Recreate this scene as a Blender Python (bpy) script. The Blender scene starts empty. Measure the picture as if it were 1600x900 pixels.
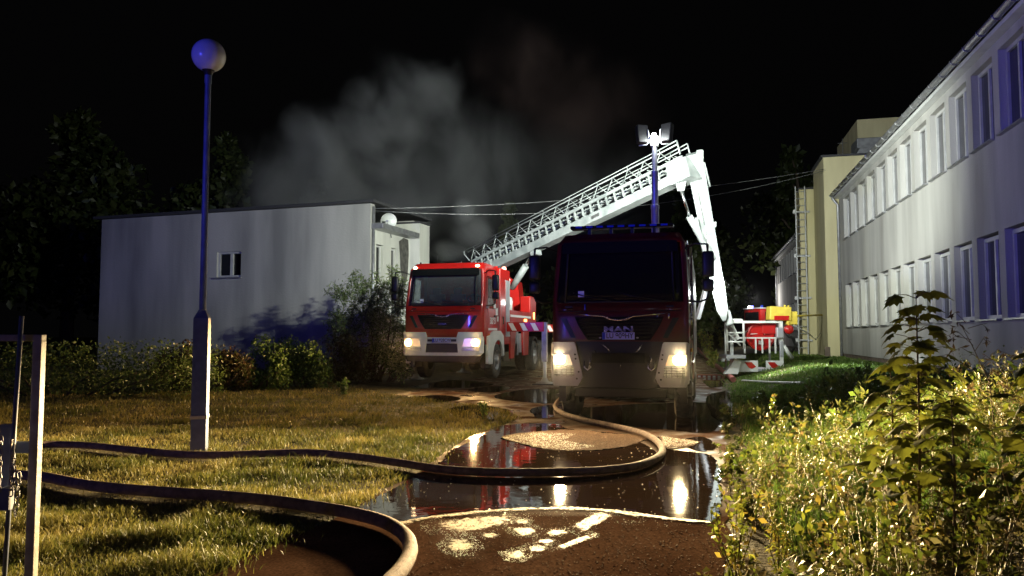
import bpy, bmesh, math, random
import numpy as np
from mathutils import Vector, Matrix, Euler, noise
random.seed(7); RNG = np.random.default_rng(7)
sc = bpy.context.scene
COL = sc.collection
R = math.radians
# ------------------------------------------------------------------ camera
CAM_H = 1.45; PITCH = math.atan(73/1200.0); F = 1200.0
cam = bpy.data.cameras.new('camera'); camo = bpy.data.objects.new('camera', cam); COL.objects.link(camo)
camo.location = (0, 0, CAM_H); camo.rotation_euler = (math.pi/2 + PITCH, 0, 0)
cam.sensor_width = 36; cam.lens = 36*F/1600.0; cam.clip_start = .05; cam.clip_end = 900
sc.camera = camo
# ------------------------------------------------------------------ world: night sky
w = bpy.data.worlds.new('World'); sc.world = w; w.use_nodes = True
nt = w.node_tree; bg = nt.nodes['Background']
sky = nt.nodes.new('ShaderNodeTexSky'); sky.sky_type = 'NISHITA'; sky.sun_disc = False
sky.sun_elevation = R(-5); sky.sun_rotation = R(200)
glow = nt.nodes.new('ShaderNodeMix'); glow.data_type = 'RGBA'; glow.blend_type = 'ADD'; glow.inputs[0].default_value = 1
glow.inputs[7].default_value = (.020, .020, .022, 1)          # faint even glow of the night sky
nt.links.new(sky.outputs[0], glow.inputs[6]); nt.links.new(glow.outputs[2], bg.inputs[0]); bg.inputs[1].default_value = .05
sc.view_settings.view_transform = 'Standard'; sc.view_settings.look = 'None'
sc.view_settings.exposure = 0; sc.view_settings.gamma = 1
sc.cycles.use_denoising = True
sc.cycles.max_bounces = 6; sc.cycles.diffuse_bounces = 2; sc.cycles.glossy_bounces = 3
sc.cycles.transmission_bounces = 5; sc.cycles.transparent_max_bounces = 12; sc.cycles.volume_bounces = 0
sc.cycles.volume_step_rate = .6; sc.cycles.volume_max_steps = 128
sc.cycles.sample_clamp_indirect = 4
# light helper; first use is a faint bluish ambient fill, added without a known moon
def light(name, kind, loc, energy, color, target=None, size=.1, spot=None, blend=.3, parent=None):
    l = bpy.data.lights.new(name, kind); l.energy = energy; l.color = color
    o = bpy.data.objects.new(name, l); COL.objects.link(o); o.location = loc
    if kind == 'SPOT': l.spot_size = R(spot); l.spot_blend = blend; l.shadow_soft_size = size
    elif kind == 'POINT': l.shadow_soft_size = size
    elif kind == 'SUN': l.angle = size
    if target is not None:
        o.rotation_euler = (Vector(target) - Vector(loc)).to_track_quat('-Z', 'Y').to_euler()
    return o
light('moon', 'SUN', (0, 0, 50), .004, (.7, .8, 1), target=(10, 30, 0), size=R(.5))  # added fill for the dark parts, no moon behind it
ANG = math.atan(298/1200.0)              # azimuth of the road / facade axis
Dv = Vector((math.sin(ANG), math.cos(ANG), 0)); Pv = Vector((math.cos(ANG), -math.sin(ANG), 0))
# mast floodlights of the near engine: throw light away from the camera
MAST = Vector((2.80, 14.9, 5.30))
WHITE = (.93, 1.0, .88)
def beam_pattern(o, lo, hi, hot=None, top=None):
    """vertical beam pattern of a lamp: local y is up; lo..hi = fade of the lower/upper edge"""
    l = o.data; l.use_nodes = True; n = l.node_tree; L = n.links; em = n.nodes['Emission']
    tc = n.nodes.new('ShaderNodeTexCoord'); sx = n.nodes.new('ShaderNodeSeparateXYZ'); L.new(tc.outputs['Normal'], sx.inputs[0])
    mr = n.nodes.new('ShaderNodeMapRange'); mr.interpolation_type = 'SMOOTHSTEP'; mr.inputs[1].default_value = lo; mr.inputs[2].default_value = hi
    mr.inputs[3].default_value = PATLOW[0]; mr.inputs[4].default_value = 1; L.new(sx.outputs['Y'], mr.inputs[0]); out = mr.outputs[0]
    if hot:      # low beam: bright just under the cut-off, weaker towards the ground in front of the bumper
        ab = n.nodes.new('ShaderNodeMath'); ab.operation = 'ABSOLUTE'; L.new(sx.outputs['Y'], ab.inputs[0])
        mxm = n.nodes.new('ShaderNodeMath'); mxm.operation = 'MAXIMUM'; L.new(ab.outputs[0], mxm.inputs[0]); mxm.inputs[1].default_value = hot[0]
        dv = n.nodes.new('ShaderNodeMath'); dv.operation = 'DIVIDE'; dv.inputs[0].default_value = hot[0]; L.new(mxm.outputs[0], dv.inputs[1])
        pw = n.nodes.new('ShaderNodeMath'); pw.operation = 'POWER'; L.new(dv.outputs[0], pw.inputs[0]); pw.inputs[1].default_value = hot[1]
        mu = n.nodes.new('ShaderNodeMath'); mu.operation = 'MULTIPLY'; L.new(out, mu.inputs[0]); L.new(pw.outputs[0], mu.inputs[1]); out = mu.outputs[0]
    L.new(out, em.inputs['Strength'])
PATLOW = [.06]
for tgt, e in (((-8, 30), 4400), ((5, 40), 2000), ((9, 26), 780), ((13, 50), 6000)):
    dd = (Vector((*tgt, MAST.z)) - MAST).normalized()
    o = light('mast_beam', 'SPOT', MAST + dd*.22, e, WHITE, target=(*tgt, MAST.z), size=.08, spot=135 if e < 8000 else 46, blend=.8)
    PATLOW[0] = .40 if tgt[0] == 9 else .06
    beam_pattern(o, -.42, -.15)
# low beams: cone tops out at the horizon
def fpos(front, x, y, z): return front + Pv*x + Dv*y + Vector((0, 0, z))
T1 = Vector((1.73, 12.47, 0)); T2 = Vector((-1.84, 20.45, .24))
WARM = (1.0, .73, .36)
PATLOW = [1.0]
for front, e in ((T1, 9500), (T2, 3200)):
    for sx in (-.93, .93):
        p = fpos(front, sx, -.24, 1.03)
        o = light('low_beam', 'SPOT', p, e, WARM if front is T1 else (1.0, .6, .24), target=p - Dv, size=.07, spot=150, blend=.35)
        beam_pattern(o, .06, -.01, (.12, 2.3)); o.data.node_tree.nodes['Map Range'].inputs[3].default_value = .012
# blue beacons of a vehicle standing behind the photographer
o = light('blue_beacon', 'SPOT', (-13.0, -4.0, 3.2), 9500, (.13, .12, 1.0), target=(5.8, 3.0, 3.2), size=.2, spot=78, blend=1.0)
PATLOW = [.04]; beam_pattern(o, -.12, -.0)
o = light('blue_beacon', 'SPOT', (-12.6, -4.2, 3.2), 4200, (.05, .06, 1.0), target=(-8, 12, 3.6), size=.2, spot=64, blend=.6)
PATLOW = [.15]; beam_pattern(o, -.14, -.0)
light('cage_lamp', 'POINT', (6.40, 23.02, 2.76), 230, (.95, 1, .93), size=.07)
light('cage_lamp', 'SPOT', (6.40, 23.0, 2.76), 2600, (.95, 1, .90), target=(8.4, 21.8, .3), size=.05, spot=60, blend=.8)
light('mast_work_lamp', 'POINT', (MAST.x + .02, MAST.y - .24, MAST.z + .02), 22, (.95, 1, .97), size=.04)  # added fill imitating floodlight spill on the mast head

# ------------------------------------------------------------------ helpers
cp, sp = math.cos(PITCH), math.sin(PITCH)
def ray(px, py):
    a = (px-800)/F; b = (450-py)/F
    return Vector((a, cp - b*sp, sp + b*cp))
def at(px, py, Y):
    r = ray(px, py); k = Y/r.y
    return Vector((r.x*k, Y, CAM_H + r.z*k))
def sstep(a, b, v):
    t = np.clip((v-a)/(b-a), 0, 1); return t*t*(3-2*t)
def gz(x, y):
    q = x*math.cos(ANG) - y*math.sin(ANG)
    bank = .55*sstep(.45, 3.2, q)*sstep(-4, 2, y)
    lawn = .05*sstep(-6, -12, q)
    return bank + lawn
def onground(px, py, z0=0):
    r = ray(px, py); z = 0
    for _ in range(30):
        k = (z - CAM_H)/r.z if r.z < -1e-4 else 80
        p = Vector((r.x*k, r.y*k, 0)); z = .5*z + .5*float(gz(p.x, p.y))
    return Vector((p.x, p.y, z + z0))
def flat(px, py, z=0):
    r = ray(px, py); k = (z - CAM_H)/r.z
    return Vector((r.x*k, r.y*k, z))

def tag(o, label=None, cat=None, group=None, kind=None):
    if label: o['label'] = label
    if cat: o['category'] = cat
    if group: o['group'] = group
    if kind: o['kind'] = kind
    return o
def thing(name, label, cat, loc=(0, 0, 0), rz=0, group=None):
    o = bpy.data.objects.new(name, None); COL.objects.link(o)
    o.location = loc; o.rotation_euler = (0, 0, rz); o.empty_display_size = .2
    return tag(o, label, cat, group)

class MB:
    def __init__(s): s.v = []; s.f = []; s.sm = []
    def add(s, vs, fs, smooth=False):
        n = len(s.v); s.v += [tuple(a) for a in vs]
        s.f += [tuple(i+n for i in f) for f in fs]; s.sm += [smooth]*len(fs)
        return s
    def box(s, c, d, rot=None, bev=0):
        hx, hy, hz = d[0]/2, d[1]/2, d[2]/2
        M = rot.to_matrix() if isinstance(rot, Euler) else rot
        if bev <= 0:
            vs = [Vector((sx*hx, sy*hy, sz*hz)) for sz in (-1, 1) for sx, sy in ((-1, -1), (1, -1), (1, 1), (-1, 1))]
            fs = [(3, 2, 1, 0), (4, 5, 6, 7), (0, 1, 5, 4), (1, 2, 6, 5), (2, 3, 7, 6), (3, 0, 4, 7)]
        else:
            bm = bmesh.new(); bmesh.ops.create_cube(bm, size=1)
            for v in bm.verts: v.co = Vector((v.co.x*d[0], v.co.y*d[1], v.co.z*d[2]))
            bmesh.ops.bevel(bm, geom=bm.edges[:], offset=bev, segments=2, affect='EDGES', profile=.5)
            bm.verts.index_update(); vs = [v.co.copy() for v in bm.verts]; fs = [tuple(v.index for v in f.verts) for f in bm.faces]; bm.free()
        if M is not None: vs = [M @ v for v in vs]
        vs = [v + Vector(c) for v in vs]
        return s.add(vs, fs)
    def beam(s, a, b, wd, ht, up=(0, 0, 1)):
        a = Vector(a); b = Vector(b); t = (b-a).normalized(); u = Vector(up)
        sd = t.cross(u)
        if sd.length < 1e-4: sd = t.cross(Vector((1, 0, 0)))
        sd.normalize(); up2 = sd.cross(t)
        vs = [p + sd*sx*wd/2 + up2*sz*ht/2 for p in (a, b) for sx, sz in ((-1, -1), (1, -1), (1, 1), (-1, 1))]
        return s.add(vs, [(0, 1, 2, 3), (7, 6, 5, 4), (0, 4, 5, 1), (1, 5, 6, 2), (2, 6, 7, 3), (3, 7, 4, 0)])
    def tube(s, pts, r, seg=10, cap=True, flatz=1.0):
        pts = [Vector(p) for p in pts]; n = len(pts); rs = r if isinstance(r, (list, tuple)) else [r]*n
        vs = []; up = None
        for i, p in enumerate(pts):
            t = (pts[min(i+1, n-1)] - pts[max(i-1, 0)]).normalized()
            if up is None: up = Vector((0, 0, 1)) if abs(t.z) < .9 else Vector((0, 1, 0))
            sd = t.cross(up).normalized(); up = sd.cross(t).normalized()
            for k in range(seg):
                a = 2*math.pi*k/seg
                vs.append(p + sd*math.cos(a)*rs[i] + up*math.sin(a)*rs[i]*flatz)
        fs = [(i*seg+k, i*seg+(k+1) % seg, (i+1)*seg+(k+1) % seg, (i+1)*seg+k) for i in range(n-1) for k in range(seg)]
        s.add(vs, fs, True)
        if cap:
            s.add([vs[k] for k in range(seg)], [tuple(range(seg))[::-1]]); s.add(vs[-seg:], [tuple(range(seg))])
        return s
    def cyl(s, a, b, r, r2=None, seg=16): return s.tube([a, b], [r, r if r2 is None else r2], seg)
    def lathe(s, prof, c=(0, 0, 0), axis='z', seg=24):
        vs = []; c = Vector(c)
        for r, h in prof:
            for k in range(seg):
                a = 2*math.pi*k/seg; x, y = r*math.cos(a), r*math.sin(a)
                v = (x, y, h) if axis == 'z' else ((h, x, y) if axis == 'x' else (x, h, y))
                vs.append(c + Vector(v))
        fs = [(i*seg+k, i*seg+(k+1) % seg, (i+1)*seg+(k+1) % seg, (i+1)*seg+k) for i in range(len(prof)-1) for k in range(seg)]
        return s.add(vs, fs, True)
    def prism(s, poly, a, b, axis='y'):
        n = len(poly)
        def m(p, h): return {'y': (p[0], h, p[1]), 'z': (p[0], p[1], h), 'x': (h, p[0], p[1])}[axis]
        vs = [m(p, a) for p in poly] + [m(p, b) for p in poly]
        fs = [tuple(range(n))[::-1], tuple(range(n, 2*n))] + [(i, (i+1) % n, (i+1) % n+n, i+n) for i in range(n)]
        return s.add(vs, fs)
    def ball(s, c, r, sc3=(1, 1, 1), seg=16, rings=10):
        prof = [(max(1e-4, math.sin(math.pi*i/rings)), -math.cos(math.pi*i/rings)) for i in range(rings+1)]
        vs = []
        for a_, h in prof:
            for k in range(seg):
                a = 2*math.pi*k/seg
                vs.append(Vector(c) + Vector((a_*math.cos(a)*sc3[0], a_*math.sin(a)*sc3[1], h*sc3[2]))*r)
        fs = [(i*seg+k, i*seg+(k+1) % seg, (i+1)*seg+(k+1) % seg, (i+1)*seg+k) for i in range(rings) for k in range(seg)]
        return s.add(vs, fs, True)
    def mesh(s, name):
        me = bpy.data.meshes.new(name); me.from_pydata(s.v, [], s.f)
        me.polygons.foreach_set('use_smooth', s.sm); me.update(); return me
    def build(s, name, mat, parent=None, fix=True):
        me = s.mesh(name)
        if fix:
            bm = bmesh.new(); bm.from_mesh(me); bmesh.ops.remove_doubles(bm, verts=bm.verts, dist=1e-5)
            bmesh.ops.recalc_face_normals(bm, faces=bm.faces); bm.to_mesh(me); bm.free()
        return link(name, me, mat, parent)
def link(name, me, mat=None, parent=None):
    if mat is not None and not me.materials: me.materials.append(mat)
    o = bpy.data.objects.new(name, me); COL.objects.link(o)
    if parent is not None: o.parent = parent
    return o
def sm(o, ang=35):
    me = o.data; me.polygons.foreach_set('use_smooth', [True]*len(me.polygons))
    try: me.set_sharp_from_angle(angle=R(ang))
    except Exception: pass
    return o
def copy_tree(o, parent=None):
    c = o.copy(); COL.objects.link(c); c.parent = parent
    for ch in list(o.children): copy_tree(ch, c)
    return c
def text(name, body, size, mat, loc, rot, parent, extrude=.003, ax='CENTER', bold=0.0, sx=1.0):
    cu = bpy.data.curves.new(name, 'FONT'); cu.body = body; cu.size = size; cu.extrude = extrude
    cu.align_x = ax; cu.align_y = 'CENTER'; cu.offset = bold
    t = bpy.data.objects.new(name+'_tmp', cu); COL.objects.link(t)
    bpy.context.view_layer.update()
    me = bpy.data.meshes.new_from_object(t.evaluated_get(bpy.context.evaluated_depsgraph_get()))
    bpy.data.objects.remove(t); me.materials.clear()
    o = link(name, me, mat, parent); o.location = loc; o.rotation_euler = rot; o.scale = (sx, 1, 1)
    return o

# ------------------------------------------------------------------ materials
def mat(name, col, rough=.6, metal=0, col2=None, nscale=6, bump=0, bscale=30, emit=None, estr=0, trans=0, coat=0, alpha=1, spec=.5, detail=5, lo=.35, hi=.65, rlo=None, streak=False, ior=1.45):
    m = bpy.data.materials.new(name); m.use_nodes = True; n = m.node_tree; b = n.nodes['Principled BSDF']; L = n.links
    b.inputs['Base Color'].default_value = (*col, 1); b.inputs['Roughness'].default_value = rough; b.inputs['Metallic'].default_value = metal
    b.inputs['Specular IOR Level'].default_value = spec; b.inputs['Transmission Weight'].default_value = trans
    b.inputs['Coat Weight'].default_value = coat; b.inputs['Coat Roughness'].default_value = .08; b.inputs['Alpha'].default_value = alpha; b.inputs['IOR'].default_value = ior
    if emit: b.inputs['Emission Color'].default_value = (*emit, 1); b.inputs['Emission Strength'].default_value = estr
    if col2 or bump or rlo is not None:
        tc = n.nodes.new('ShaderNodeTexCoord')
        mp = n.nodes.new('ShaderNodeMapping'); L.new(tc.outputs['Object'], mp.inputs[0])
        if streak: mp.inputs['Scale'].default_value = (1, 1, .18)
    if col2 or rlo is not None:
        t = n.nodes.new('ShaderNodeTexNoise'); t.inputs['Scale'].default_value = nscale; t.inputs['Detail'].default_value = detail
        L.new(mp.outputs[0], t.inputs['Vector'])
        r = n.nodes.new('ShaderNodeMapRange'); r.inputs[1].default_value = lo; r.inputs[2].default_value = hi
        L.new(t.outputs['Fac'], r.inputs[0])
        if col2:
            mx = n.nodes.new('ShaderNodeMix'); mx.data_type = 'RGBA'
            mx.inputs[6].default_value = (*col, 1); mx.inputs[7].default_value = (*col2, 1)
            L.new(r.outputs[0], mx.inputs[0]); L.new(mx.outputs[2], b.inputs['Base Color'])
        if rlo is not None:
            r2 = n.nodes.new('ShaderNodeMapRange'); r2.inputs[3].default_value = rlo; r2.inputs[4].default_value = rough
            L.new(r.outputs[0], r2.inputs[0]); L.new(r2.outputs[0], b.inputs['Roughness'])
    if bump:
        t2 = n.nodes.new('ShaderNodeTexNoise'); t2.inputs['Scale'].default_value = bscale; t2.inputs['Detail'].default_value = 4
        L.new(tc.outputs['Object'], t2.inputs['Vector'])
        bp = n.nodes.new('ShaderNodeBump'); bp.inputs['Strength'].default_value = bump; bp.inputs['Distance'].default_value = .02
        L.new(t2.outputs['Fac'], bp.inputs['Height']); L.new(bp.outputs[0], b.inputs['Normal'])
    return m
def leafmat(name, col, tr=.45, rough=.45, attr=True, hue2=None):
    m = bpy.data.materials.new(name); m.use_nodes = True; n = m.node_tree; L = n.links; n.nodes.clear()
    out = n.nodes.new('ShaderNodeOutputMaterial'); ms = n.nodes.new('ShaderNodeMixShader')
    d = n.nodes.new('ShaderNodeBsdfPrincipled'); t = n.nodes.new('ShaderNodeBsdfTranslucent')
    d.inputs['Roughness'].default_value = rough; ms.inputs[0].default_value = tr
    if attr:
        a = n.nodes.new('ShaderNodeAttribute'); a.attribute_name = 'tint'
        L.new(a.outputs['Color'], d.inputs['Base Color']); L.new(a.outputs['Color'], t.inputs['Color'])
    else:
        oi = n.nodes.new('ShaderNodeObjectInfo'); mx = n.nodes.new('ShaderNodeMix'); mx.data_type = 'RGBA'
        mx.inputs[6].default_value = (*col, 1); mx.inputs[7].default_value = (*(hue2 or col), 1)
        L.new(oi.outputs['Random'], mx.inputs[0])
        L.new(mx.outputs[2], d.inputs['Base Color']); L.new(mx.outputs[2], t.inputs['Color'])
    L.new(d.outputs[0], ms.inputs[1]); L.new(t.outputs[0], ms.inputs[2]); L.new(ms.outputs[0], out.inputs[0])
    return m
M = {}
M['plaster'] = mat('plaster', (.52, .51, .48), .9, col2=(.31, .30, .28), nscale=.9, bump=.4, bscale=25, streak=True, lo=.38, hi=.72, detail=12)
M['plaster_grey'] = mat('plaster_grey', (.50, .49, .46), .9, col2=(.25, .25, .24), nscale=.7, bump=.5, bscale=14, streak=True, lo=.36, hi=.68, detail=12)
M['plaster_cream'] = mat('plaster_cream', (.66, .60, .36), .9, col2=(.54, .48, .28), nscale=1.5, bump=.3, bscale=30, streak=True)
M['plaster_white'] = mat('plaster_white', (.66, .66, .60), .9, col2=(.5, .5, .46), nscale=1.5, bump=.3, bscale=30, streak=True)
M['soot'] = mat('soot', (.05, .048, .045), .95, col2=(.12, .115, .1), nscale=5)
M['plinth'] = mat('plinth', (.20, .15, .12), .9, col2=(.13, .1, .08), nscale=3, bump=.4)
M['roofing'] = mat('roofing', (.05, .05, .055), .8, bump=.2)
M['zinc'] = mat('zinc', (.42, .43, .44), .45, .6, col2=(.3, .3, .31), nscale=5)
M['pvc'] = mat('pvc', (.58, .58, .57), .4, col2=(.48, .48, .47), nscale=4)
M['pane'] = mat('pane', (.02, .022, .028), .06, spec=.8, coat=.5, bump=.02, bscale=2)
M['pane_black'] = mat('pane_black', (.008, .008, .01), .2)
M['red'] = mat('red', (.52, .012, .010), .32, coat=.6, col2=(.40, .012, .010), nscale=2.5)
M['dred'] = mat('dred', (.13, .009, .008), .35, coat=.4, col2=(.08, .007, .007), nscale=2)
M['white_paint'] = mat('white_paint', (.78, .80, .78), .35, coat=.3, col2=(.66, .68, .66), nscale=3)
M['boom_white'] = mat('boom_white', (.40, .43, .43), .5, col2=(.26, .29, .29), nscale=3)
M['bumper_grey'] = mat('bumper_grey', (.50, .50, .56), .45, col2=(.40, .40, .45), nscale=4)
M['black'] = mat('black', (.009, .009, .010), .45, bump=.1)
M['gloss_black'] = mat('gloss_black', (.012, .012, .014), .10)
M['rubber'] = mat('rubber', (.03, .029, .028), .85, col2=(.06, .055, .05), nscale=9, bump=.4, bscale=40)
M['chrome'] = mat('chrome', (.75, .76, .78), .18, 1, rlo=.3)
M['steel'] = mat('steel', (.45, .45, .46), .42, .8, col2=(.3, .3, .3), nscale=6)
M['alu'] = mat('alu', (.55, .56, .58), .4, .5, col2=(.48, .5, .58), nscale=4)
M['glass'] = mat('glass', (.55, .6, .62), .03, trans=.92, ior=1.2)
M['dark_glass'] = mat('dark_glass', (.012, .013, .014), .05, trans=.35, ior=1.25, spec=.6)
M['seat'] = mat('seat', (.07, .075, .1), .8, bump=.2)
M['head'] = mat('headlamp_lit', (1, .9, .7), .3, emit=(1.0, .74, .36), estr=260)
M['head_orange'] = mat('headlamp_orange_lit', (1, .8, .5), .3, emit=(1.0, .60, .20), estr=260)
M['head_dim'] = mat('headlamp_reflector', (.8, .75, .65), .25, .6, emit=(1.0, .6, .25), estr=.55)
M['lens'] = mat('lens', (.6, .6, .62), .2, .2, col2=(.35, .35, .4), nscale=40)
M['amber'] = mat('amber_lit', (1, .5, .1), .3, emit=(1, .42, .08), estr=9)
M['amber_off'] = mat('amber_lens', (.7, .25, .03), .25)
M['warm_marker'] = mat('warm_marker_lit', (1, .7, .4), .3, emit=(1, .62, .3), estr=22)
M['red_lamp'] = mat('red_lamp_lit', (1, .2, .15), .3, emit=(1, .30, .22), estr=8)
M['flood'] = mat('flood_lit', (1, 1, 1), .3, emit=(.92, 1, .96), estr=160)
M['blue_lamp'] = mat('blue_beacon_lens', (.03, .06, .6), .15, coat=.5)
M['blue_lit'] = mat('blue_beacon_lit', (.1, .1, 1), .2, emit=(.12, .12, 1), estr=14)
M['plate'] = mat('plate', (.42, .45, .85), .4)
M['plate_white'] = mat('plate_white', (.7, .72, .8), .4)
M['plate_blue'] = mat('plate_blue', (.02, .05, .5), .4)
M['ink'] = mat('ink', (.01, .01, .015), .5)
M['reflect'] = mat('reflective_white', (.85, .85, .85), .3)
M['blue_pole'] = mat('blue_pole', (.12, .16, .26), .5, col2=(.08, .11, .19), nscale=7, bump=.1)
M['globe'] = mat('globe', (.62, .62, .64), .22, coat=.3, col2=(.55, .55, .57), nscale=3)
M['gate'] = mat('gate_paint', (.42, .38, .34), .5, col2=(.28, .24, .2), nscale=12, bump=.2)
M['gate_blue'] = mat('gate_plate', (.20, .24, .34), .5, col2=(.14, .16, .22), nscale=8)
M['hose'] = mat('hose', (.27, .19, .16), .8, col2=(.15, .10, .085), nscale=14, bump=.5, bscale=90)
M['hose_red'] = mat('hose_red', (.40, .13, .11), .7, col2=(.3, .1, .09), nscale=14, bump=.5, bscale=90)
M['yellow'] = mat('yellow', (.75, .58, .08), .5, col2=(.6, .45, .06), nscale=5)
M['bark'] = mat('bark', (.10, .075, .05), .9, bump=.6, bscale=20)
M['stem'] = mat('stem', (.16, .12, .06), .8)
M['conc'] = mat('concrete', (.36, .34, .31), .9, col2=(.24, .22, .2), nscale=3, bump=.4)
M['leaf'] = leafmat('leaf', (.1, .1, .03))
M['maple'] = leafmat('maple_leaf', (.085, .11, .014), tr=.5, attr=False, hue2=(.16, .17, .024), rough=.5)

# ================================================================== GROUND
def ground_mat():
    m = bpy.data.materials.new('ground_soil'); m.use_nodes = True; n = m.node_tree; L = n.links; b = n.nodes['Principled BSDF']
    tc = n.nodes.new('ShaderNodeTexCoord')
    t = n.nodes.new('ShaderNodeTexNoise'); t.inputs['Scale'].default_value = 3; t.inputs['Detail'].default_value = 9; L.new(tc.outputs['Object'], t.inputs['Vector'])
    cr = n.nodes.new('ShaderNodeValToRGB'); L.new(t.outputs['Fac'], cr.inputs[0])
    cr.color_ramp.elements[0].position = .35; cr.color_ramp.elements[0].color = (.035, .035, .012, 1)
    cr.color_ramp.elements[1].position = .68; cr.color_ramp.elements[1].color = (.13, .105, .045, 1)
    L.new(cr.outputs[0], b.inputs['Base Color']); b.inputs['Roughness'].default_value = .95
    t2 = n.nodes.new('ShaderNodeTexNoise'); t2.inputs['Scale'].default_value = 30; t2.inputs['Detail'].default_value = 6; L.new(tc.outputs['Object'], t2.inputs['Vector'])
    bp = n.nodes.new('ShaderNodeBump'); bp.inputs['Strength'].default_value = .8; bp.inputs['Distance'].default_value = .05
    L.new(t2.outputs['Fac'], bp.inputs['Height']); L.new(bp.outputs[0], b.inputs['Normal'])
    return m
def grid_ground():
    xs = np.concatenate([np.linspace(-300, -30, 10)[:-1], np.arange(-30, 30, .5), np.linspace(30, 300, 10)])
    ys = np.concatenate([np.linspace(-60, -6, 6)[:-1], np.arange(-6, 70, .5), np.linspace(70, 400, 10)])
    X, Y = np.meshgrid(xs, ys); Z = gz(X, Y)
    nx, ny = len(xs), len(ys)
    vs = np.stack([X.ravel(), Y.ravel(), Z.ravel()], 1)
    i = np.arange(nx*ny).reshape(ny, nx)
    fs = np.stack([i[:-1, :-1].ravel(), i[:-1, 1:].ravel(), i[1:, 1:].ravel(), i[1:, :-1].ravel()], 1)
    me = bpy.data.meshes.new('ground'); me.from_pydata(vs.tolist(), [], fs.tolist())
    me.polygons.foreach_set('use_smooth', [True]*len(fs))
    o = link('ground', me, ground_mat()); tag(o, kind='structure'); return o
grid_ground()

def inpoly(px, py, poly):
    poly = np.asarray(poly)[:, :2]; x1, y1 = poly[:, 0], poly[:, 1]; x2, y2 = np.roll(x1, -1), np.roll(y1, -1)
    ins = np.zeros(np.shape(px), bool)
    for a, b, c, d in zip(x1, y1, x2, y2):
        if b == d: continue
        ins ^= ((b > py) != (d > py)) & (px < (c-a)*(py-b)/(d-b) + a)
    return ins
def subdiv_outline(pts, n=6, jit=.03, seed=0, closed=True):
    rr = random.Random(seed); out = []; N = len(pts)
    def cr(p0, p1, p2, p3, t):
        return .5*((2*p1) + (-p0+p2)*t + (2*p0-5*p1+4*p2-p3)*t*t + (-p0+3*p1-3*p2+p3)*t**3)
    for i in range(N if closed else N-1):
        g = (lambda k: pts[k % N]) if closed else (lambda k: pts[max(0, min(N-1, k))])
        for k in range(n):
            p = cr(g(i-1), g(i), g(i+1), g(i+2), k/n); p = p.copy()
            p.x += rr.uniform(-jit, jit); p.y += rr.uniform(-jit, jit)*1.3; out.append(p)
    if not closed: out.append(pts[-1].copy())
    return out
def sheet(name, outline, z, mt, step=None):
    bm = bmesh.new(); vs = [bm.verts.new((p.x, p.y, (float(gz(p.x, p.y)) if z is None else 0) + (z or 0))) for p in outline]
    f = bm.faces.new(vs); bmesh.ops.triangulate(bm, faces=[f]); bmesh.ops.recalc_face_normals(bm, faces=bm.faces)
    if bm.faces and sum(f.normal.z for f in bm.faces) < 0: bmesh.ops.reverse_faces(bm, faces=bm.faces)
    me = bpy.data.meshes.new(name); bm.to_mesh(me); bm.free()
    return link(name, me, mt)

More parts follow.
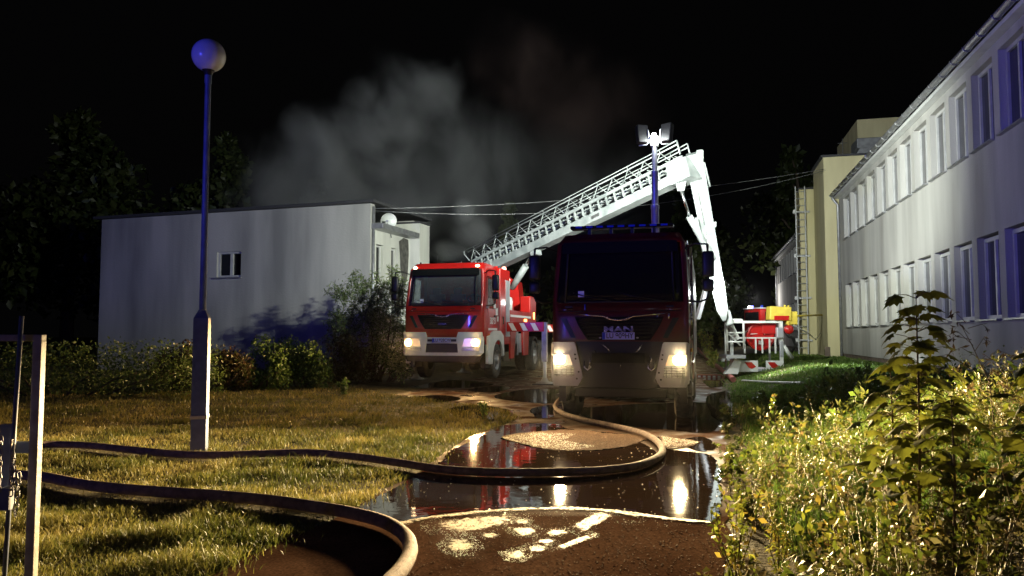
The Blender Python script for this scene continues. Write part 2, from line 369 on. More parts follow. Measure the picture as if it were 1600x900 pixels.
# ---- wet road
def road_mat():
    m = bpy.data.materials.new('wet_road'); m.use_nodes = True; n = m.node_tree; L = n.links; b = n.nodes['Principled BSDF']
    tc = n.nodes.new('ShaderNodeTexCoord')
    v = n.nodes.new('ShaderNodeTexVoronoi'); v.inputs['Scale'].default_value = 75; L.new(tc.outputs['Object'], v.inputs['Vector'])
    t = n.nodes.new('ShaderNodeTexNoise'); t.inputs['Scale'].default_value = 1.6; t.inputs['Detail'].default_value = 8; L.new(tc.outputs['Object'], t.inputs['Vector'])
    t3 = n.nodes.new('ShaderNodeTexNoise'); t3.inputs['Scale'].default_value = 45; t3.inputs['Detail'].default_value = 4; L.new(tc.outputs['Object'], t3.inputs['Vector'])
    cr = n.nodes.new('ShaderNodeValToRGB'); L.new(t.outputs['Fac'], cr.inputs[0])
    cr.color_ramp.elements[0].position = .3; cr.color_ramp.elements[0].color = (.062, .033, .022, 1)
    cr.color_ramp.elements[1].position = .7; cr.color_ramp.elements[1].color = (.125, .072, .048, 1)
    mx = n.nodes.new('ShaderNodeMix'); mx.data_type = 'RGBA'; mx.blend_type = 'MULTIPLY'; mx.inputs[0].default_value = .6
    c2 = n.nodes.new('ShaderNodeValToRGB'); L.new(v.outputs['Color'], c2.inputs[0]); c2.color_ramp.elements[0].color = (.35, .35, .35, 1); c2.color_ramp.elements[1].color = (1.5, 1.45, 1.4, 1)
    L.new(cr.outputs[0], mx.inputs[6]); L.new(c2.outputs[0], mx.inputs[7]); L.new(mx.outputs[2], b.inputs['Base Color'])
    r = n.nodes.new('ShaderNodeMapRange'); r.inputs[1].default_value = .35; r.inputs[2].default_value = .6; r.inputs[3].default_value = 1.0; r.inputs[4].default_value = 0.0
    sy = n.nodes.new('ShaderNodeSeparateXYZ'); L.new(tc.outputs['Object'], sy.inputs[0]); yr = n.nodes.new('ShaderNodeMapRange'); yr.inputs[1].default_value = 6.2; yr.inputs[2].default_value = 9.5; L.new(sy.outputs['Y'], yr.inputs[0])
    wt = n.nodes.new('ShaderNodeMath'); wt.operation = 'MULTIPLY'; L.new(r.outputs[0], wt.inputs[0]); L.new(yr.outputs[0], wt.inputs[1])      # wet away from the dry foreground
    rr_ = n.nodes.new('ShaderNodeMapRange'); rr_.inputs[3].default_value = .95; rr_.inputs[4].default_value = .16; L.new(wt.outputs[0], rr_.inputs[0])
    ss_ = n.nodes.new('ShaderNodeMapRange'); ss_.inputs[3].default_value = 0; ss_.inputs[4].default_value = .55; L.new(wt.outputs[0], ss_.inputs[0]); L.new(ss_.outputs[0], b.inputs['Specular IOR Level'])
    L.new(t.outputs['Fac'], r.inputs[0]); L.new(rr_.outputs[0], b.inputs['Roughness'])
    ad = n.nodes.new('ShaderNodeMath'); ad.operation = 'ADD'; L.new(v.outputs['Distance'], ad.inputs[0]); L.new(t3.outputs['Fac'], ad.inputs[1])
    bp = n.nodes.new('ShaderNodeBump'); bp.inputs['Strength'].default_value = .11; bp.inputs['Distance'].default_value = .004
    L.new(ad.outputs[0], bp.inputs['Height']); L.new(bp.outputs[0], b.inputs['Normal'])
    return m
M['road'] = road_mat()
def water_mat():
    m = bpy.data.materials.new('puddle_water'); m.use_nodes = True; n = m.node_tree; L = n.links; b = n.nodes['Principled BSDF']
    b.inputs['Base Color'].default_value = (.030, .018, .012, 1); b.inputs['Roughness'].default_value = .03
    b.inputs['IOR'].default_value = 1.36; b.inputs['Specular IOR Level'].default_value = .5
    tc = n.nodes.new('ShaderNodeTexCoord'); t = n.nodes.new('ShaderNodeTexNoise'); t.inputs['Scale'].default_value = 5; t.inputs['Detail'].default_value = 4
    L.new(tc.outputs['Object'], t.inputs['Vector'])
    bp = n.nodes.new('ShaderNodeBump'); bp.inputs['Strength'].default_value = .22; bp.inputs['Distance'].default_value = .005
    L.new(t.outputs['Fac'], bp.inputs['Height']); L.new(bp.outputs[0], b.inputs['Normal'])
    return m
M['water'] = water_mat()
far = lambda q, s: Pv*q + Dv*s
road_pts = [flat(330, 905), flat(430, 850), flat(520, 812), flat(585, 775), flat(650, 740), flat(690, 712), flat(735, 682), flat(790, 664),
            flat(806, 650), flat(770, 636), flat(700, 628), flat(610, 616), flat(545, 606), flat(560, 596), flat(600, 590), flat(625, 583),
            far(-8.0, 30), far(-8, 45), far(-8, 75), far(.6, 75), far(.75, 45), far(.55, 28), far(.5, 22), far(.4, 15), far(.25, 10), far(.2, 7), far(.1, 4.5), far(.05, 3), far(0, 1), Vector((-2.0, 1, 0)), Vector((-2.1, 2.6, 0))]
ROAD = subdiv_outline(road_pts, 7, .035, 3)
o = sheet('road', ROAD, .006, M['road']); tag(o, kind='structure')
# puddles
big = [flat(*p) for p in ((560, 806), (617, 822), (680, 806), (760, 799), (880, 795), (960, 800), (1040, 810), (1108, 816), (1124, 790), (1124, 740), (1108, 712), (1050, 704),
       (1095, 693), (1040, 684), (1005, 690), (960, 703), (890, 706), (840, 702), (800, 692), (783, 685), (830, 677), (880, 672), (868, 664), (820, 663), (775, 668), (752, 683), (705, 706), (690, 722), (655, 742), (612, 768), (575, 785))]
BIG = subdiv_outline(big, 16, .022, 5)
o = sheet('puddle', BIG, .012, M['water']); tag(o, kind='structure')
fp = [flat(*p) for p in ((772, 622), (800, 612), (850, 608), (905, 612), (900, 624), (870, 631), (820, 629))]
FP = subdiv_outline(fp, 6, .03, 6); o = sheet('puddle', FP, .012, M['water']); tag(o, kind='structure')
up = [flat(*p) for p in ((905, 640), (1000, 632), (1100, 630), (1120, 650), (1115, 676), (1040, 672), (940, 660))]
UP = subdiv_outline(up, 6, .03, 8); o = sheet('puddle', UP, .012, M['water']); tag(o, kind='structure')
rp = [flat(*p) for p in ((1105, 620), (1140, 612), (1148, 640), (1135, 660), (1112, 650))]
RP = subdiv_outline(rp, 5, .02, 9); o = sheet('puddle', RP, .012, M['water']); tag(o, kind='structure')
sp2 = [flat(*p) for p in ((560, 600), (620, 596), (700, 594), (770, 600), (740, 606), (650, 606))]
SP = subdiv_outline(sp2, 5, .04, 10); o = sheet('puddle', SP, .012, M['water']); tag(o, kind='structure')
EXTRA = []
for k_, pp in enumerate((((700, 640), (740, 634), (790, 640), (800, 650), (760, 656), (715, 650)), ((640, 622), (690, 618), (720, 624), (680, 629)), ((830, 640), (862, 634), (866, 650), (840, 654)), ((730, 610), (768, 604), (800, 606), (770, 614)), ((1100, 592), (1135, 590), (1142, 600), (1110, 606)), ((1060, 690), (1100, 684), (1118, 700), (1090, 706)))):
    EP = subdiv_outline([flat(*p) for p in pp], 8, .025, 90+k_); EXTRA.append(EP); o = sheet('puddle', EP, .0125, M['water']); tag(o, kind='structure')
PUDS = [BIG, FP, UP, RP, SP]

# scattered grains; the pale ones carry headlight glints of wet gravel in their colour
def grit(polys, count, name, mt, size=(.005, .011), zb=.008):
    pts = []
    while len(pts) < count:
        poly, wgt = random.choices(polys, weights=[q[1] for q in polys])[0]
        xs = [p.x for p in poly]; ys = [p.y for p in poly]
        x = random.uniform(min(xs), max(xs)); y = random.uniform(min(ys), max(ys))
        if inpoly(np.array(x), np.array(y), [(p.x, p.y) for p in poly]):
            if noise.noise(Vector((x*7, y*7, 3))) + random.uniform(-.15, .5) > -.05: pts.append((x, y))
    pts = np.array(pts); n = len(pts)
    oc = np.array([(1, 0, 0), (-1, 0, 0), (0, 1, 0), (0, -1, 0), (0, 0, 1)], float)
    f = np.array([(0, 2, 4), (2, 1, 4), (1, 3, 4), (3, 0, 4)])
    s = RNG.uniform(*size, n)[:, None, None]; a = RNG.uniform(0, 6.28, n); ca, sa = np.cos(a), np.sin(a)
    V = np.repeat(oc[None], n, 0)*s*RNG.uniform(.7, 1.3, (n, 5, 1))
    X = V[..., 0]*ca[:, None] - V[..., 1]*sa[:, None] + pts[:, 0, None]; Y = V[..., 0]*sa[:, None] + V[..., 1]*ca[:, None] + pts[:, 1, None]
    Z = V[..., 2]*.8 + zb
    vs = np.stack([X, Y, Z], -1).reshape(-1, 3); fs = (f[None] + (np.arange(n)*5)[:, None, None]).reshape(-1, 3)
    return npmesh(name, vs, fs, mt)
def npmesh(name, vs, fs, mt, col=None, parent=None):
    me = bpy.data.meshes.new(name); nv, nf = len(vs), len(fs); k = fs.shape[1]
    me.vertices.add(nv); me.vertices.foreach_set('co', np.asarray(vs, np.float32).ravel())
    me.loops.add(nf*k); me.loops.foreach_set('vertex_index', np.asarray(fs, np.int32).ravel())
    me.polygons.add(nf); me.polygons.foreach_set('loop_start', np.arange(0, nf*k, k, dtype=np.int32)); me.polygons.foreach_set('loop_total', np.full(nf, k, np.int32))
    me.update(calc_edges=True)
    if col is not None:
        ca = me.color_attributes.new('tint', 'FLOAT_COLOR', 'POINT'); c4 = np.ones((nv, 4), np.float32); c4[:, :3] = col; ca.data.foreach_set('color', c4.ravel())
    return link(name, me, mt, parent)
M['grit'] = mat('pale_grit', (.72, .66, .52), .3, col2=(.42, .36, .27), nscale=60, spec=.8)  # pale colour stands in for headlight sparkle on wet grains
M['pebble'] = mat('brown_pebble', (.26, .15, .095), .8, col2=(.10, .06, .04), nscale=60, spec=.15)
def band(top, low):
    return [flat(*p) for p in top] + [flat(*p) for p in reversed(low)]
edge_top = [(620, 823), (680, 807), (760, 800), (880, 796), (960, 801), (1040, 811), (1108, 817)]
edge_low = [(624, 826), (690, 812), (760, 806), (880, 800), (955, 804), (1040, 812.5), (1108, 818)]
def blob(cx, cy, rx, ry, seed=0):
    rr = random.Random(seed)
    return [flat(cx + rx*math.cos(a)*rr.uniform(.8, 1.2), cy + ry*math.sin(a)*rr.uniform(.8, 1.2)) for a in [k*.45 for k in range(14)]]
glint_polys = [(band(edge_top, edge_low), 10), ([flat(*p) for p in ((690, 816), (790, 806), (800, 817), (740, 832), (698, 830))], 9),  # outlines of the headlight glints painted as pale patches
              ([flat(*p) for p in ((940, 800), (958, 806), (930, 822), (915, 832), (895, 824), (912, 812))], 6),
              ([flat(*p) for p in ((915, 838), (925, 842), (880, 858), (870, 855))], 3),
              (blob(816, 816, 11, 4, 1), 2), (blob(820, 831, 17, 7, 2), 4), (blob(840, 858, 15, 6, 3), 3.5), (blob(806, 869, 17, 7, 4), 4), (blob(718, 852, 22, 11, 5), 6),
              (blob(870, 833, 16, 4, 6), 2), (blob(853, 847, 14, 4, 7), 2), (blob(765, 838, 14, 4, 8), 1)]
M['silt_brown'] = mat('brown_silt', (.16, .10, .07), .9, spec=.05, col2=(.08, .05, .035), nscale=30, bump=.4, bscale=100)
M['silt'] = mat('pale_silt', (.74, .66, .50), .6, col2=(.44, .36, .26), nscale=60, spec=.3, bump=.25, bscale=120, lo=.42, hi=.6)  # pale colour paints the headlight glints on wet gravel
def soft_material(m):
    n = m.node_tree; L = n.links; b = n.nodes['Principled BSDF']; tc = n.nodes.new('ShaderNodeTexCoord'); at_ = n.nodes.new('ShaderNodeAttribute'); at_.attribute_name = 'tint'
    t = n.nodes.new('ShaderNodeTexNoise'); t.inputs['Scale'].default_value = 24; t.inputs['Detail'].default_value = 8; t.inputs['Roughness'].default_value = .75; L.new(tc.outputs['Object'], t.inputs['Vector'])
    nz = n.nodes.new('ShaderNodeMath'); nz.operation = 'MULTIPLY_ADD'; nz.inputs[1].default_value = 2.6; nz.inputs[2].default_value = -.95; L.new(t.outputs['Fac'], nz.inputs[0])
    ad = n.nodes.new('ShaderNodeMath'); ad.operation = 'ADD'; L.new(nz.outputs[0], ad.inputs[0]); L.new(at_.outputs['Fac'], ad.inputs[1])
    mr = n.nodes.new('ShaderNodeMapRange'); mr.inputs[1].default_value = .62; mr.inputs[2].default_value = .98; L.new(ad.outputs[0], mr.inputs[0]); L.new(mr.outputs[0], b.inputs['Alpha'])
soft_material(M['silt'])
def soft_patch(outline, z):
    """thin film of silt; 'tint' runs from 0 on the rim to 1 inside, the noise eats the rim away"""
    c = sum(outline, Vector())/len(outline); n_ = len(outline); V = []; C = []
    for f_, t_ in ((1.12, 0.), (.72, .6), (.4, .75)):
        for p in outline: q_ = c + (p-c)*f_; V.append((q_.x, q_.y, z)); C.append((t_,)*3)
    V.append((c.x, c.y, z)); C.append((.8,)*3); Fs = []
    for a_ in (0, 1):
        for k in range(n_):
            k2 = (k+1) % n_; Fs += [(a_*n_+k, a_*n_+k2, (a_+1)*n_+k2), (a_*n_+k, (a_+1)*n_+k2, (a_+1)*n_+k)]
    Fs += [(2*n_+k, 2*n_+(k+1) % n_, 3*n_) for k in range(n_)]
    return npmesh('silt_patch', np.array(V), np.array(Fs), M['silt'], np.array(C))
def soft_strip(pts, wd, z):  # pale band painting the glints along the puddle edge
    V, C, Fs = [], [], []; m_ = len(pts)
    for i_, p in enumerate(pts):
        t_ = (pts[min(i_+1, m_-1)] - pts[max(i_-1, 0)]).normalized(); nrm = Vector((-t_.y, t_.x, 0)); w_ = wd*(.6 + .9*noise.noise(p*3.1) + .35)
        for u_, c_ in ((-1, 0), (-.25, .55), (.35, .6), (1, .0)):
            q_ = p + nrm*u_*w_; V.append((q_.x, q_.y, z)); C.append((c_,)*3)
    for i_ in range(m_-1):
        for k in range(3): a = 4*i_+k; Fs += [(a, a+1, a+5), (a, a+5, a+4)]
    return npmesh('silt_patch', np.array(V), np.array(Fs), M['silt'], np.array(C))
for k_, (poly, _w) in enumerate(glint_polys[1:]):
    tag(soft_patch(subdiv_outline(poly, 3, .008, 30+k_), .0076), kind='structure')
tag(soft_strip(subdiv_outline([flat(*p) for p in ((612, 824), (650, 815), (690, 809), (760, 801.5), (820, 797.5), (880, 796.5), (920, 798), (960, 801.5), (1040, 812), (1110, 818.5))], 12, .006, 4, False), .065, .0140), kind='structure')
halo = [([sum(p, Vector())/len(p) + (v-sum(p, Vector())/len(p))*1.7 for v in p], w_) for p, w_ in glint_polys[1:]] + [([flat(*p) for p in ((625, 832), (760, 806), (880, 799), (1040, 812), (1100, 819), (1030, 826), (880, 812), (740, 822), (640, 846))], 9)]
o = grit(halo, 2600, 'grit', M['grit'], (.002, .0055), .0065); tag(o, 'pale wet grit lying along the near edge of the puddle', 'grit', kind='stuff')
isl = [flat(*p) for p in ((785, 685), (830, 677), (900, 673), (960, 680), (1020, 682), (1000, 692), (960, 702), (890, 706), (840, 701))]
isr = [flat(*p) for p in ((1034, 684), (1094, 693), (1050, 703), (1036, 697))]
frg = [flat(*p) for p in ((560, 935), (630, 840), (700, 815), (900, 804), (1110, 822), (1160, 935))]
for k_, pl_ in enumerate((isl, isr)):
    o = sheet('silt_patch', subdiv_outline(pl_, 9, .03, 60+k_), .0175, M['silt_brown']); tag(o, kind='structure')
o = grit([(frg, 1)], 1800, 'gravel', M['pebble'], (.003, .007)); tag(o, 'brown gravel strewn over the wet road in the foreground', 'gravel', kind='stuff')
o = grit([(isl, 3), (isr, 1)], 22000, 'gravel', M['pebble'], (.006, .013), .017); tag(o, 'brown gravel covering the two islands inside the puddle', 'gravel', kind='stuff')
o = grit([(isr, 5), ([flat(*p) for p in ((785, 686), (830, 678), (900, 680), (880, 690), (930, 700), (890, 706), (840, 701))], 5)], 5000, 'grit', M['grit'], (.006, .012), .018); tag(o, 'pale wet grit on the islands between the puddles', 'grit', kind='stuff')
# debris floating in the puddle
deb = []
o = grit([(BIG, 1)], 260, 'floating_debris', M['grit'], (.004, .01)); o.location.z = .006; tag(o, 'tiny pale bits floating on the large puddle', 'debris', kind='stuff')

# ================================================================== GRASS
def blades(pos, h, wd, lean, col, name, mt, label, cat='grass'):
    n = len(pos); a = RNG.uniform(0, 2*np.pi, n); b = RNG.uniform(0, 2*np.pi, n)
    ca, sa = np.cos(a)*wd/2, np.sin(a)*wd/2
    lx, ly = np.cos(b)*lean*h, np.sin(b)*lean*h
    p = pos; hz = h*np.sqrt(np.clip(1-lean**2*.6, .2, 1))
    v0 = p + np.stack([ca, sa, 0*a], 1); v1 = p - np.stack([ca, sa, 0*a], 1)
    mid = p + np.stack([lx*.35, ly*.35, hz*.6], 1)
    v2 = mid - np.stack([ca, sa, 0*a], 1)*.75; v3 = mid + np.stack([ca, sa, 0*a], 1)*.75
    v4 = p + np.stack([lx, ly, hz], 1)
    vs = np.stack([v0, v1, v2, v3, v4], 1).reshape(-1, 3)
    base = (np.arange(n)*5)[:, None]
    tri = np.array([[0, 1, 2], [0, 2, 3], [3, 2, 4]]); fs = (base[:, None] + tri[None]).reshape(-1, 3)
    o = npmesh(name, vs, fs, mt, np.repeat(col, 5, 0)); tag(o, label, cat, kind='stuff'); return o
def vnoise(x, y, sc_, seed=0):
    # cheap value noise in numpy
    def hsh(i, j): return np.modf(np.abs(np.sin(i*127.1 + j*311.7 + seed*17.3)*43758.5453))[0]
    x = x/sc_; y = y/sc_; i, j = np.floor(x), np.floor(y); u, v = x-i, y-j; u = u*u*(3-2*u); v = v*v*(3-2*v)
    return (hsh(i, j)*(1-u)+hsh(i+1, j)*u)*(1-v) + (hsh(i, j+1)*(1-u)+hsh(i+1, j+1)*u)*v
road_np = [(p.x, p.y) for p in ROAD]; big_np = [(p.x, p.y) for p in BIG]
def palette(n, cols, x, y, seed, sc_=.6):
    t = np.clip(vnoise(x, y, sc_, seed)*.7 + vnoise(x, y, sc_*.25, seed+3)*.3 + RNG.normal(0, .16, n), 0, .999)*(len(cols)-1)
    i = t.astype(int); f = (t-i)[:, None]; cols = np.array(cols)
    return cols[i]*(1-f) + cols[np.minimum(i+1, len(cols)-1)]*f
HOSE_A = [(-60, 716), (20, 708), (70, 702), (130, 703), (200, 710), (270, 717), (330, 719), (400, 717), (480, 715), (550, 721), (620, 731), (690, 742), (770, 747), (860, 747), (940, 744), (1000, 735), (1033, 718), (1030, 700), (1005, 684), (960, 672), (910, 661), (878, 650), (868, 638), (885, 622), (930, 612)]
HOSE_B = [(-60, 748), (20, 752), (70, 756), (130, 768), (200, 776), (280, 782), (350, 787), (420, 794), (490, 804), (550, 815), (600, 829), (632, 850), (641, 875), (628, 905), (600, 935)]
def hose_path(pxs, r, n=10):
    pts = []
    for p in pxs:
        g = onground(*p[:2]); g.z = float(gz(g.x, g.y)) + r*.9 + .02; pts.append(g)
    out = []; N = len(pts)
    for i in range(N-1):
        p0, p1, p2, p3 = pts[max(0, i-1)], pts[i], pts[i+1], pts[min(N-1, i+2)]
        for k in range(n):
            t = k/n; out.append(.5*((2*p1) + (-p0+p2)*t + (2*p0-5*p1+4*p2-p3)*t*t + (-p0+3*p1-3*p2+p3)*t**3))
    out.append(pts[-1]); return out
def near_path(x, y, path, d):
    m = np.zeros(len(x), bool)
    for p in path[::2]: m |= (x-p.x)**2 + (y-p.y)**2 < d*d
    return m
# sample lawn in screen-uniform-ish density: choose depth with pdf ~ 1/y
def scatter(n, y0, y1, xf0, xf1, power=1.0):
    u = RNG.uniform(0, 1, n); y = (y0**(-power)*(1-u) + y1**(-power)*u)**(-1/power)
    x = y*RNG.uniform(xf0, xf1, n); return x, y
x, y = scatter(400000, 2.6, 30, -.78, .06, .75)
inside = inpoly(x, y, road_np)
jx, jy = x+RNG.normal(0, .12, len(x)), y+RNG.normal(0, .15, len(x)); near_edge = ~inpoly(jx, jy, road_np)
clump = vnoise(x, y, .35, 5)
keep = (~inside | (near_edge & (RNG.uniform(0, 1, len(x)) < .25))) & (RNG.uniform(0, 1, len(x)) < .35+.75*clump)
keep &= ~((x > -.2) & (y > 18)); hs = near_path(x, y, hose_path(HOSE_A, .05), .13) | near_path(x, y, hose_path(HOSE_B, .05), .13) | near_path(x, y+.15, hose_path(HOSE_A, .05), .13) | near_path(x, y+.13, hose_path(HOSE_B, .05), .12); keep &= ~(hs & (RNG.uniform(0, 1, len(x)) < .93)); x, y = x[keep], y[keep]; clump = clump[keep]
n = len(x); h = (.022+.058*clump**1.5)*RNG.uniform(.5, 1.5, n)*(1+.25*np.clip(y/12, 0, 2)); wd = .0035*(1+y/6)
col = palette(n, [(.05, .075, .014), (.13, .14, .03), (.25, .225, .06), (.42, .35, .13)], x, y, 1, .7)
blades(np.stack([x, y, gz(x, y)], 1), h, wd, RNG.uniform(.2, 1.0, n), col, 'lawn_grass', M['leaf'], 'short dry yellowish lawn grass left of the wet road')
# right bank grass, longer and greener
x, y = scatter(260000, 5, 40, .12, .66, .6)
q = x*math.cos(ANG) - y*math.sin(ANG); keep = (q > .5) & (q < 5.45) & (RNG.uniform(0, 1, len(x)) < sstep(.45, .9, q)*(.4+.7*vnoise(x, y, .4, 8)))
x, y = x[keep], y[keep]; n = len(x)
h = (.07+.16*vnoise(x, y, .5, 9))*RNG.uniform(.5, 1.3, n)*(.45+.55*sstep(20, 12, y)); wd = .005*(1+y/6)
col = palette(n, [(.06, .12, .02), (.10, .19, .03), (.16, .25, .05), (.24, .28, .08)], x, y, 11, .8)
blades(np.stack([x, y, gz(x, y)], 1), h, wd, RNG.uniform(.15, .9, n), col, 'bank_grass', M['leaf'], 'long green grass on the bank below the two storey building')

# ================================================================== LEAF CLOUDS
def leafcloud(centres, radii, counts, size, cols, hollow=.35, seed=0, aspect=.5, droop=0, zmin=None):
    r = np.random.default_rng(seed); P = []
    for c, rad, k in zip(centres, radii, counts):
        d = r.normal(0, 1, (k, 3)); d /= np.linalg.norm(d, axis=1)[:, None]
        rr = (hollow + (1-hollow)*r.uniform(0, 1, k)**.6)[:, None]
        P.append(np.array(c) + d*rr*np.array(rad))
    P = np.concatenate(P)
    if zmin is not None: P = P[P[:, 2] > zmin]
    return quadleaves(P, size, cols, r, aspect, droop)
def quadleaves(P, size, cols, r, aspect=.5, droop=0):
    n = len(P); a = r.normal(0, 1, (n, 3)); a[:, 2] -= droop; a /= np.linalg.norm(a, axis=1)[:, None]
    b = np.cross(a, r.normal(0, 1, (n, 3))); b /= np.linalg.norm(b, axis=1)[:, None]
    nn = np.cross(a, b)
    s = (np.asarray(size)*r.uniform(.55, 1.5, n))[:, None]
    v = np.stack([P, P + a*s*.5 + b*s*aspect*.5 + nn*s*.08, P + a*s, P + a*s*.5 - b*s*aspect*.5 + nn*s*.08], 1).reshape(-1, 3)
    i = np.arange(n)[:, None]*4; fs = np.stack([i+[0, 1, 2], i+[0, 2, 3]], 1).reshape(-1, 3)
    cols = np.array(cols); ci = r.integers(0, len(cols), n); col = cols[ci]*r.uniform(.75, 1.25, (n, 1))
    return v, fs, np.repeat(col, 4, 0)
def shrub(name, label, cat, base, centres, radii, counts, size, cols, seed, aspect=.5, hollow=.3, stems=6, group=None, partname='foliage', droop=0):
    base = Vector(base); r = random.Random(seed)
    t = thing(name, label, cat, base, 0, group)
    v, f, c = leafcloud(centres, radii, counts, size, cols, hollow, seed, aspect, droop, zmin=-.05)
    npmesh(partname, v, f, M['leaf'], c, t)
    mb = MB()
    for k in range(stems):
        c = r.choice(centres); e = Vector(c) + Vector((r.uniform(-.3, .3), r.uniform(-.3, .3), 0)); s0 = Vector((c[0]*.3+r.uniform(-.1, .1), c[1]*.3+r.uniform(-.1, .1), -.05))
        m1 = s0.lerp(e, .5) + Vector((r.uniform(-.15, .15), r.uniform(-.15, .15), .1))
        mb.tube([s0, m1, e], [.03, .02, .008], 6)
    mb.build('stem', M['bark'], t)
    return t
def tree(label, base, H, crown, cols, seed, size=.28, n=5200, group=None, name='tree', lean=0):
    r = random.Random(seed); t = thing(name, label, 'tree', base, 0, group)
    mb = MB(); top = Vector((lean, 0, H*.75)); mb.tube([(0, 0, -.1), (lean*.3, 0, H*.35), top], [H*.03, H*.02, H*.006], 8)
    cs, rs, ks = [], [], []; m = 16
    for k in range(m):
        z = H*(crown[0] + (crown[1]-crown[0])*(k+.5)/m); f = math.sin(math.pi*min(1, (.15+.85*(k+.5)/m))**.8) if crown[3] == 'round' else (1-(k/m)*.85)
        rad = H*crown[2]*max(.25, f); a = r.uniform(0, 6.28); off = rad*r.uniform(.35, .8)
        c = (lean*z/H + off*math.cos(a), off*math.sin(a), z); cs.append(c); rs.append((rad*.62, rad*.62, rad*.5)); ks.append(n//m)
        mb.tube([(lean*.4, 0, z*.75), ((lean*.4+c[0])/2, c[1]/2, z*.92), c], [H*.009, H*.006, H*.002], 5)
    mb.build('trunk', M['bark'], t)
    v, f, c = leafcloud(cs, rs, ks, size, cols, .25, seed, .6); npmesh('crown', v, f, M['leaf'], c, t)
    return t

# ================================================================== LEFT BUILDING
LA = math.atan2(3.9, -11.6)              # direction of the long wall from its right corner
LC = at(577, 500, 27); LC.z = 0
# local frame: x along wall towards the right (towards the corner), y away from the camera
lb = thing('low_building', 'long grey rendered single storey building with one small window, dark roof edge', 'building', LC, LA + math.pi)
HW = 6.1
def wall_with_hole(mb, x0, x1, z0, z1, y0, y1, holes):
    """vertical wall between y0 (outer) and y1 with rectangular holes [(xa,xb,za,zb)] that share one z band or are stacked in columns"""
    holes = sorted(holes); xs = [x0]
    groups = {}
    for hxa, hxb, hza, hzb in holes: groups.setdefault((hxa, hxb), []).append((hza, hzb))
    cur = x0
    for (xa, xb), zs in sorted(groups.items()):
        if xa - cur > 1e-4: mb.box(((cur+xa)/2, (y0+y1)/2, (z0+z1)/2), (xa-cur, abs(y1-y0), z1-z0))
        zc = z0
        for za, zb in sorted(zs):
            if za > zc: mb.box(((xa+xb)/2, (y0+y1)/2, (zc+za)/2), (xb-xa, abs(y1-y0), za-zc))
            zc = zb
        if z1 > zc: mb.box(((xa+xb)/2, (y0+y1)/2, (zc+z1)/2), (xb-xa, abs(y1-y0), z1-zc))
        cur = xb
    if x1 - cur > 1e-4: mb.box(((cur+x1)/2, (y0+y1)/2, (z0+z1)/2), (x1-cur, abs(y1-y0), z1-z0))
    return mb
wx0, wx1, wz0, wz1 = -6.55, -5.45, 3.62, 4.58
mb = MB(); wall_with_hole(mb, -12.24, 0, -.3, HW, 0, .3, [(wx0, wx1, wz0, wz1)])
mb.box((-12.09, 2.3, (HW-.3)/2), (.3, 4.0, HW+.3)); mb.box((-6.3, 4.4, (HW-.3)/2), (11.8, .3, HW+.3))
mb.build('wall', M['plaster_grey'], lb, fix=False)
mb = MB(); wall_with_hole(mb, .3, 3.1, -.3, 5.2, 0, .3, [(a, a+w_, 3.2, 4.7) for a, w_ in ((.45, .55), (1.6, .5), (2.45, .4))])
mb2 = MB(); mb2.v = [(-b, a, c) for a, b, c in mb.v]; mb2.f = mb.f; mb2.sm = mb.sm
o = mb2.build('side_wall', M['plaster_white'], lb, fix=True)
for a, w_ in ((.45, .55), (1.6, .5), (2.45, .4)):
    f = MB(); y0, y1 = a+.02, a+w_-.02
    for (ya, yb, za, zb) in ((y0, y0+.06, 3.22, 4.68), (y1-.06, y1, 3.22, 4.68), (y0+.06, y1-.06, 3.22, 3.28), (y0+.06, y1-.06, 4.62, 4.68)):
        f.box((-.14, (ya+yb)/2, (za+zb)/2), (.06, yb-ya, zb-za))
    fo = f.build('window', M['pvc'], lb); MB().box((-.16, (y0+y1)/2, 3.95), (.01, y1-y0-.12, 1.34)).build('pane', M['pane_black'], fo)
MB().box((.15, 1.57, 5.30), (.62, 3.0, .2), bev=.02).build('fascia', M['zinc'], lb)
MB().box((-6.1, 2.2, HW+.05), (12.7, 4.9, .10)).build('roof', M['roofing'], lb)
MB().tube([(.07, .12, .2), (.07, .12, HW-.1)], .05, 10).build('downpipe', M['zinc'], lb)
MB().ball((-1.0, .8, HW+.16), .13, (1.2, 1, .9)).build('roof_vent', M['pvc'], lb)
mb = MB(); mb.box((-1.6, 3.55, 2.75), (4.1, .9, 6.1)); mb.build('rear_block', M['plaster_white'], lb)
MB().box((-1.6, 3.55, 5.84), (4.2, 1.0, .06)).build('roof', M['roofing'], lb)
# soot tongue above the burnt opening
sb = MB(); rr = random.Random(4); pts = [(2.25 + .75*k/8 + rr.uniform(-.05, .05), 5.0 - (0 if k in (0, 8) else 0)) for k in range(9)]
sb.prism([(2.35, 3.9), (2.3, 4.5), (2.2, 5.0), (2.6, 5.18), (3.0, 5.15), (3.05, 4.6), (2.95, 3.7), (2.7, 3.3)], .004, .010, axis='x'); sb.build('soot_stain', M['soot'], lb)
# window in the long wall
f = MB(); zc = (wz0+wz1)/2
for (xa, xb, za, zb) in ((wx0, wx0+.09, wz0, wz1), (wx1-.05, wx1, wz0, wz1), (wx0+.09, wx1-.05, wz0, wz0+.07), (wx0+.09, wx1-.05, wz1-.07, wz1), (-6.0, -5.88, wz0+.07, wz1-.07)):
    f.box(((xa+xb)/2, .12, (za+zb)/2), (xb-xa, .07, zb-za))
fo = f.build('window', M['pvc'], lb)
MB().box((-6.2, .13, zc), (.44, .01, .8)).build('pane', M['pane'], fo); MB().box((-5.69, .16, zc), (.40, .01, .8)).build('pane', M['pane_black'], fo)
MB().box((-6.0, -.03, wz0-.03), (1.2, .14, .05)).build('sill', M['zinc'], lb)
